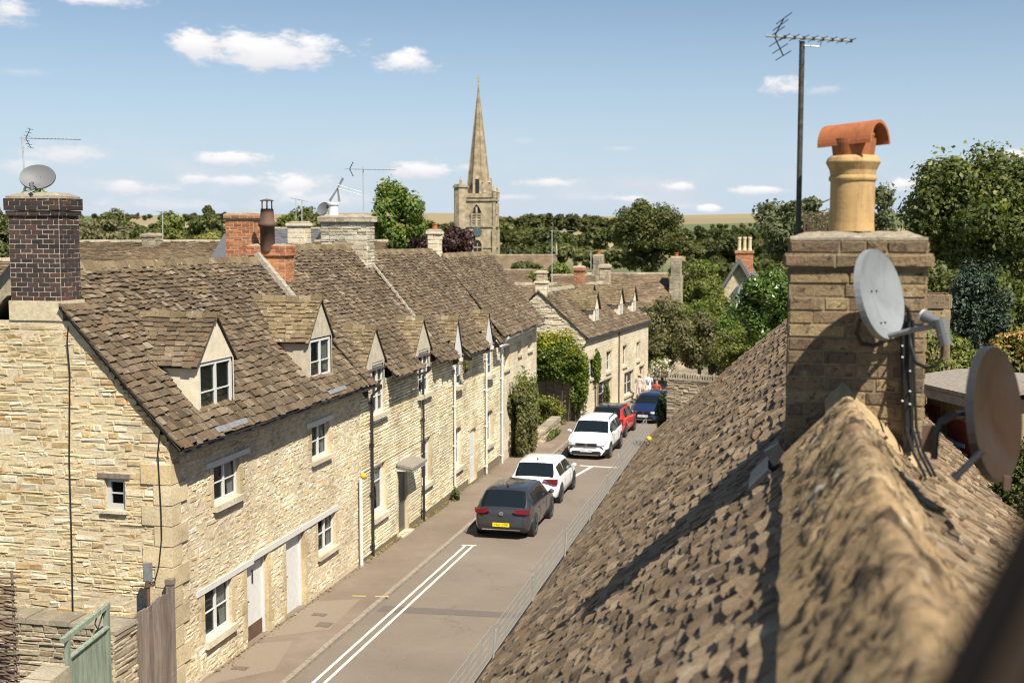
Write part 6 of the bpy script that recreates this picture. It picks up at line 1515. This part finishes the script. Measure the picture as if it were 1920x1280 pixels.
# bushes in the middle distance on the right
mid = [(1250,540,690,130,84,'leaf_olive','bushy olive coloured shrub right of the far cottage'), (1330,545,700,150,76,'leaf_hedge','mixed green shrub below the tall slim chimney'), (1310,575,706,120,68,'leaf_olive','brownish twiggy shrub above the tall stone wall'),
       (1395,560,706,130,62,'leaf_walnut','fresh green shrub left of the glossy laurel'), (1300,480,600,130,120,'leaf_hedge','green tree behind the tall slim chimney'), (1370,610,720,110,61,'leaf_olive','olive shrub over the end of the tall stone wall'),
       (1455,600,700,80,54,'leaf_walnut','low green shrub against the near roof edge'), (1240,625,700,70,80,'leaf_shrub','low pale shrub behind the outhouse'), (1330,520,600,80,104,'leaf_hedge','light green bush beside the gabled house')]
for i, (x, a, b, w, d, m, lb) in enumerate(mid): T(lb, x, a, b, w, d, m, 11000, .105*d/80, seed=40+i, name='shrub', cat='shrub', nb=36, br=.33)
def bush(label, C, r, mat, n, size, name='shrub', cat='shrub', shape='round', seed=1, g=None, extra=None, parts='foliage'):
    C = V(C); root = thing(name, label, cat, (C.x, C.y, g if g is not None else C.z-r[2]))
    pk = crown_pick(V((0,0,0)), 1, 1, seed, 40, .32, shape=shape)
    def f(rnd):
        p, d = pk(rnd); return C+V((p.x*r[0], p.y*r[1], p.z*r[2])), V((d.x/r[0], d.y/r[1], d.z/r[2])).normalized()
    leaves(n, f, size, seed).build(parts, mat, root)
    if extra: leaves(extra[1], lambda rnd: (lambda q: (q[0]+Z*r[2]*.25, q[1]))(f(rnd)), size, seed+5).build('new_growth', extra[0], root)
    t = MB(); g0 = root.location.z
    for i in range(5): t.tube([V((C.x+(i-2)*r[0]*.2, C.y+(i % 2)*r[1]*.3, g0-.05)), C+V(((i-2)*r[0]*.25, 0, r[2]*.3))], [.03,.012], 5)
    t.build('stem', 'bark', root); return root
bush('tall shaggy shrub covering the end of the terrace front', (-11.05,50.2,.95), (.85,2.4,2.0), 'leaf_shrub', 17000, .07, seed=61, g=-.75, extra=('leaf_hedge',1500))
bush('small clipped hedge in front of the square rubble wall', (-11.75,58.8,-.2), (1.05,.6,.78), 'leaf_hedge', 5000, .06, name='hedge', cat='hedge', shape='box', seed=63, g=-.95, extra=('leaf_ivy_top',500))
bush('mass of yellow topped ivy between the terrace and the far cottage', (-11.6,59.9,2.45), (1.9,.7,1.45), 'leaf_ivy', 14000, .075, name='ivy', cat='ivy', seed=65, g=-1, extra=('leaf_ivy_top',1800))
bush('trailing ivy on the right end of the square rubble wall', (-10.25,60.1,.9), (.6,.5,2.0), 'leaf_ivy', 6000, .07, name='ivy', cat='ivy', seed=66, g=-1)
bush('climbing plant around the first window of the far cottage', (-9.75,62.1,1.8), (.3,.7,1.1), 'leaf_ivy', 2000, .06, name='climber', cat='climber', seed=67, g=-1)
bush('thin climber lower down the front of the far cottage', (-9.5,64.2,.0), (.25,.5,.9), 'leaf_weed', 900, .05, name='climber', cat='climber', seed=68, g=-1)
bush('dark ivy hanging over the left end of the tall stone wall', (-5.35,53.5,.6), (.42,.6,1.25), 'leaf_dark_ivy', 5200, .06, name='ivy', cat='ivy', seed=69, g=-1)
bush('white flowering bush above the blue car', at(1240,690,76), (1.1,.8,.7), 'leaf_blossom', 1800, .07, seed=70, g=-1, extra=('leaf_hedge',700))
bush('green weed clump at the foot of the white drainpipe', (XF+.22,39.75,-.35), (.16,.3,.32), 'leaf_weed', 700, .05, name='weed', cat='weed', seed=71)
bush('dry weeds growing where pavement meets the low broken wall', (-10.6,54.8,-.62), (.22,1.6,.25), 'leaf_weed', 1500, .05, name='weed', cat='weed', seed=72)
bush('green leaves at the bottom left corner under the wicker hurdle', (-13.1,16.6,1.05), (.5,.3,.22), 'leaf_hedge', 500, .045, name='weed', cat='weed', seed=73)
bush('straggly plant spilling from the gutter over the third cottage window', (XF+.38,40.7,4.1), (.12,.35,.22), 'leaf_shrub', 500, .035, name='gutter_plant', cat='plant', seed=74)
rnd = random.Random(7)
def fringe(rnd_): y = rnd_.choice([rnd_.uniform(31, 38), rnd_.uniform(36.5, 39.5), rnd_.uniform(22, 47)]); return V((XF+.05+abs(rnd_.gauss(0,.06)), y, -S0*y+.08+rnd_.random()*.05)), V((0,0,1))
tag(leaves(2200, fringe, .03, 77).build('dry_grass', 'leaf_dry', None), 'dry grass and moss fringe where the terrace walls meet the pavement', 'grass', None, 'stuff')
T('shaded bushes filling the gap behind the conifer', 1760, 470, 680, 200, 48, 'leaf_mid', 9000, .11, seed=81, name='shrub', cat='shrub', nb=40, br=.33)
T('broad green hedge below the huge tree', 1880, 500, 690, 220, 44, 'leaf_oak', 9000, .11, seed=82, name='shrub', cat='shrub', nb=40, br=.33)
T('dark green tree behind the clay pot and its cage', 1585, 405, 520, 180, 92, 'leaf_willow', 9000, .15, seed=83, nb=36, br=.33)
T('leafy bushes in front of the lone stack behind the near chimney', 1752, 610, 720, 110, 19, 'leaf_hedge', 5000, .04, seed=85, name='shrub', cat='shrub')
T('dark shrubs below the far slope of the near roof, under the rusty dish', 1915, 815, 1030, 150, 12.5, 'leaf_mid', 8000, .03, seed=91, name='shrub', cat='shrub')
T('bright leafy bush right of the tall stone wall', 1400, 600, 712, 150, 57, 'leaf_hedge', 10000, .075, seed=92, name='shrub', cat='shrub', nb=40, br=.33)
# wood: one mass
def wood():
    rnd = random.Random(100); mb = MB(); areas = []
    def crownm(px, yt, d, w, n, s):
        C = at(px, yt, d); rx = w/2/FPX*d; rz = rx*.85; C = C-Z*rz
        m = leaves(int(n*1.5), crown_pick(C, rx, rz, rnd.randrange(9999), 14, .45), s*.72, rnd.randrange(9999)); b = len(mb.v); mb.v += m.v; mb.f += [tuple(b+i for i in f) for f in m.f]; mb.m += m.m
    for i in range(26): x = 930+i*10.5+rnd.uniform(-6,6); crownm(x, 402+rnd.uniform(-3,9), rnd.uniform(440,520), rnd.uniform(26,40), 420, 1.3)
    for i in range(22): x = 925+i*12.5+rnd.uniform(-8,8); crownm(x, 424+rnd.uniform(-6,14), rnd.uniform(330,400), rnd.uniform(34,52), 480, 1.1)
    for i in range(16): x = 930+i*17+rnd.uniform(-8,8); crownm(x, 455+rnd.uniform(-6,14), rnd.uniform(270,300), rnd.uniform(44,60), 480, .9)
    for i in range(22): x = 1270+i*11+rnd.uniform(-8,8); crownm(x, 428+rnd.uniform(-4,6), rnd.uniform(380,470), rnd.uniform(26,44), 420, 1.2)
    for i in range(18): x = 1270+i*14+rnd.uniform(-8,8); crownm(x, 446+rnd.uniform(-5,12), rnd.uniform(240,300), rnd.uniform(40,60), 480, .9)
    for i in range(14): x = 1280+i*17+rnd.uniform(-8,8); crownm(x, 480+rnd.uniform(-6,14), rnd.uniform(150,190), rnd.uniform(50,70), 520, .55)
    for i in range(12): x = 1650+i*26+rnd.uniform(-8,8); crownm(x, 432+rnd.uniform(-6,14), rnd.uniform(150,190), rnd.uniform(60,80), 520, .6)
    for i in range(34): x = 140+i*20+rnd.uniform(-8,8); crownm(x, 434+rnd.uniform(-8,10), rnd.uniform(180,250), rnd.uniform(40,60), 420, .7)
    for i in range(26): x = 560+i*15+rnd.uniform(-8,8); crownm(x, 416+rnd.uniform(-4,6), rnd.uniform(480,560), rnd.uniform(24,34), 260, 1.5)
    for i in range(12): x = 350+i*9+rnd.uniform(-4,4); crownm(x, 400+rnd.uniform(-2,6), rnd.uniform(900,1000), rnd.uniform(14,20), 160, 2.2)
    for i in range(8): x = -20+i*14+rnd.uniform(-4,4); crownm(x, 440+rnd.uniform(-4,8), rnd.uniform(90,110), 60, 420, .4)
    for i in range(30): x = 150+i*15+rnd.uniform(-6,6); crownm(x, 420+rnd.uniform(-6,6), rnd.uniform(500,800), rnd.uniform(12,26), 200, 1.3)
    for i in range(9): x = 158+i*16+rnd.uniform(-6,6); crownm(x, 402+rnd.uniform(-3,6), rnd.uniform(1000,1300), rnd.uniform(8,16), 110, 2.2)
    for i in range(9): x = 1340+i*9+rnd.uniform(-6,6); crownm(x, 420+rnd.uniform(-2,4), rnd.uniform(1100,1300), rnd.uniform(5,9), 80, 2.2)
    o = mb.build('wood', 'leaf_wood', None); tag(o, 'dark green wood and hedgerows filling the distance between the roofs and the fields', 'wood', None, 'stuff')
wood()

# ------------------------------------------------------------ people
def person(label, loc, face, shirt, legs, hair='hair', h=1.72, hat=None, strap=False, arms='down', pose=0):
    root = thing('person', label, 'person', (0,0,0), 'people walking by the far cottage'); k = h/1.72
    J = {'pel':(0,0,.95,.135),'wai':(0,0,1.08,.125),'che':(0,0,1.30,.155),'nek':(0,0,1.46,.055),'hd0':(0,0,1.54,.07),'hd1':(0,.01,1.62,.095),'hd2':(0,.0,1.70,.06),
         'lh':(-.09,0,.90,.10),'lk':(-.10,.05,.50,.065),'la':(-.10,-.05 if pose else 0,.10,.045),'lf':(-.10,.12 if not pose else .05,.04,.035),'rh':(.09,0,.90,.10),'rk':(.10,.02,.50,.065),'ra':(.10,.12 if pose else 0,.10,.045),'rf':(.10,.25 if pose else .12,.04,.035),
         'ls':(-.18,0,1.40,.06),'le':(-.25,-.02,1.13,.042),'lw':(-.24,.10,.90,.028),'lt':(-.24,.13,.82,.024),'rs':(.18,0,1.40,.06),'re':(.25,-.02,1.13,.042),'rw':(.22,.14,.92,.028),'rt':(.22,.18,.85,.024)}
    E = [('pel','wai'),('wai','che'),('che','nek'),('nek','hd0'),('hd0','hd1'),('hd1','hd2'),('pel','lh'),('lh','lk'),('lk','la'),('la','lf'),('pel','rh'),('rh','rk'),('rk','ra'),('ra','rf'),('che','ls'),('ls','le'),('le','lw'),('lw','lt'),('che','rs'),('rs','re'),('re','rw'),('rw','rt')]
    nm = list(J); vs = [tuple(c*k for c in J[n][:3]) for n in nm]; rs = [J[n][3]*k for n in nm]; ed = [(nm.index(a), nm.index(b)) for a, b in E]
    for s, w in ((-1,'lt'),(1,'rt')):      # fingers and thumb
        b = J[w]
        for q in range(5):
            dx = (q-1.5)*.018 if q < 4 else -.03*s; p0 = (b[0]+dx*.7, b[1]+.01, b[2]-.02); p1 = (b[0]+dx, b[1]+.03, b[2]-(.085-.008*abs(q-1) if q < 4 else .05))
            i = len(vs); vs += [tuple(c*k for c in p0), tuple(c*k for c in p1)]; rs += [.009*k, .007*k]; ed += [(nm.index(w), i), (i, i+1)]
    me = bpy.data.meshes.new('body'); me.from_pydata(vs, ed, []); o = bpy.data.objects.new('body', me); COL.objects.link(o)
    m = o.modifiers.new('skin', 'SKIN'); m.use_smooth_shade = True; sv = me.skin_vertices[0].data
    for i, r in enumerate(rs): sv[i].radius = (r, r*.8 if i in (nm.index('che'), nm.index('wai'), nm.index('pel')) else r)
    sv[0].use_root = True; o.modifiers.new('sub', 'SUBSURF').levels = 1; bpy.context.view_layer.update()
    m2 = bpy.data.meshes.new_from_object(o.evaluated_get(bpy.context.evaluated_depsgraph_get())); bpy.data.objects.remove(o)
    o = bpy.data.objects.new('body', m2); COL.objects.link(o); o.parent = root; m2.materials.clear(); m2.materials.append(MATS['skin'])
    cov = {'shirt': ([], shirt), 'trousers': ([], legs), 'hair': ([], hair)}
    for p in m2.polygons:
        c = p.center/k
        if c.z > 1.655 or (c.z > 1.53 and c.y < -.01): q = 'hair'
        elif 1.0 < c.z < 1.47 and not (abs(c.x) > .2 and c.z < 1.22): q = 'shirt'
        elif c.z <= 1.0 and abs(c.x) < .2 and c.z > .30: q = 'trousers'
        else: continue
        cov[q][0].append(p)
    for nme, (ps, mt) in cov.items():
        q = MB()
        for p in ps: q.add([m2.vertices[i].co+m2.vertices[i].normal*.012 for i in p.vertices], [tuple(range(len(p.vertices)))])
        q.build(nme, mt, root, smooth=True)
    if hat: q = MB(); q.lathe([(.17,0),(.10,.02),(.09,.09),(0,.11)], (0,0,1.66*k), 16); q.build('hat', hat, root)
    if strap:
        for s in (-1, 1): q = MB(); q.tube([(s*.10,.13,1.42),(s*.03,.145,1.25),(s*.0,.13,1.1)], .018, 5); q.build('strap', 'cloth_navy', root)
    root.location = (loc[0], loc[1], -S0*loc[1]+.0); root.rotation_euler = (0,0,face); return root
p1 = at(1216, 725, 69.5); p2 = at(1198, 728, 70.5); p3 = at(1231, 735, 67.5)
person('person in a white top with dark straps behind the blue car', (p1.x, p1.y), math.pi+.1, 'shirt_white', 'shirt_white', strap=True, h=1.8, pose=1)
person('person in a patterned pink top and straw hat by the cottage wall', (p2.x, p2.y), math.pi-.1, 'cloth_pink', 'cloth_pink', hat='cloth_straw', h=1.62, pose=1)
person('person in a rust red top, mostly hidden by the wall ivy', (p3.x, p3.y), math.pi, 'cloth_rust', 'cloth_navy', h=1.6)
p4 = at(1077, 770, 62.2)
person('person in a pale top and blue shorts at the corner of the square rubble wall', (p4.x, p4.y), math.pi-.4, 'shirt_white', 'cloth_blue', h=1.68)
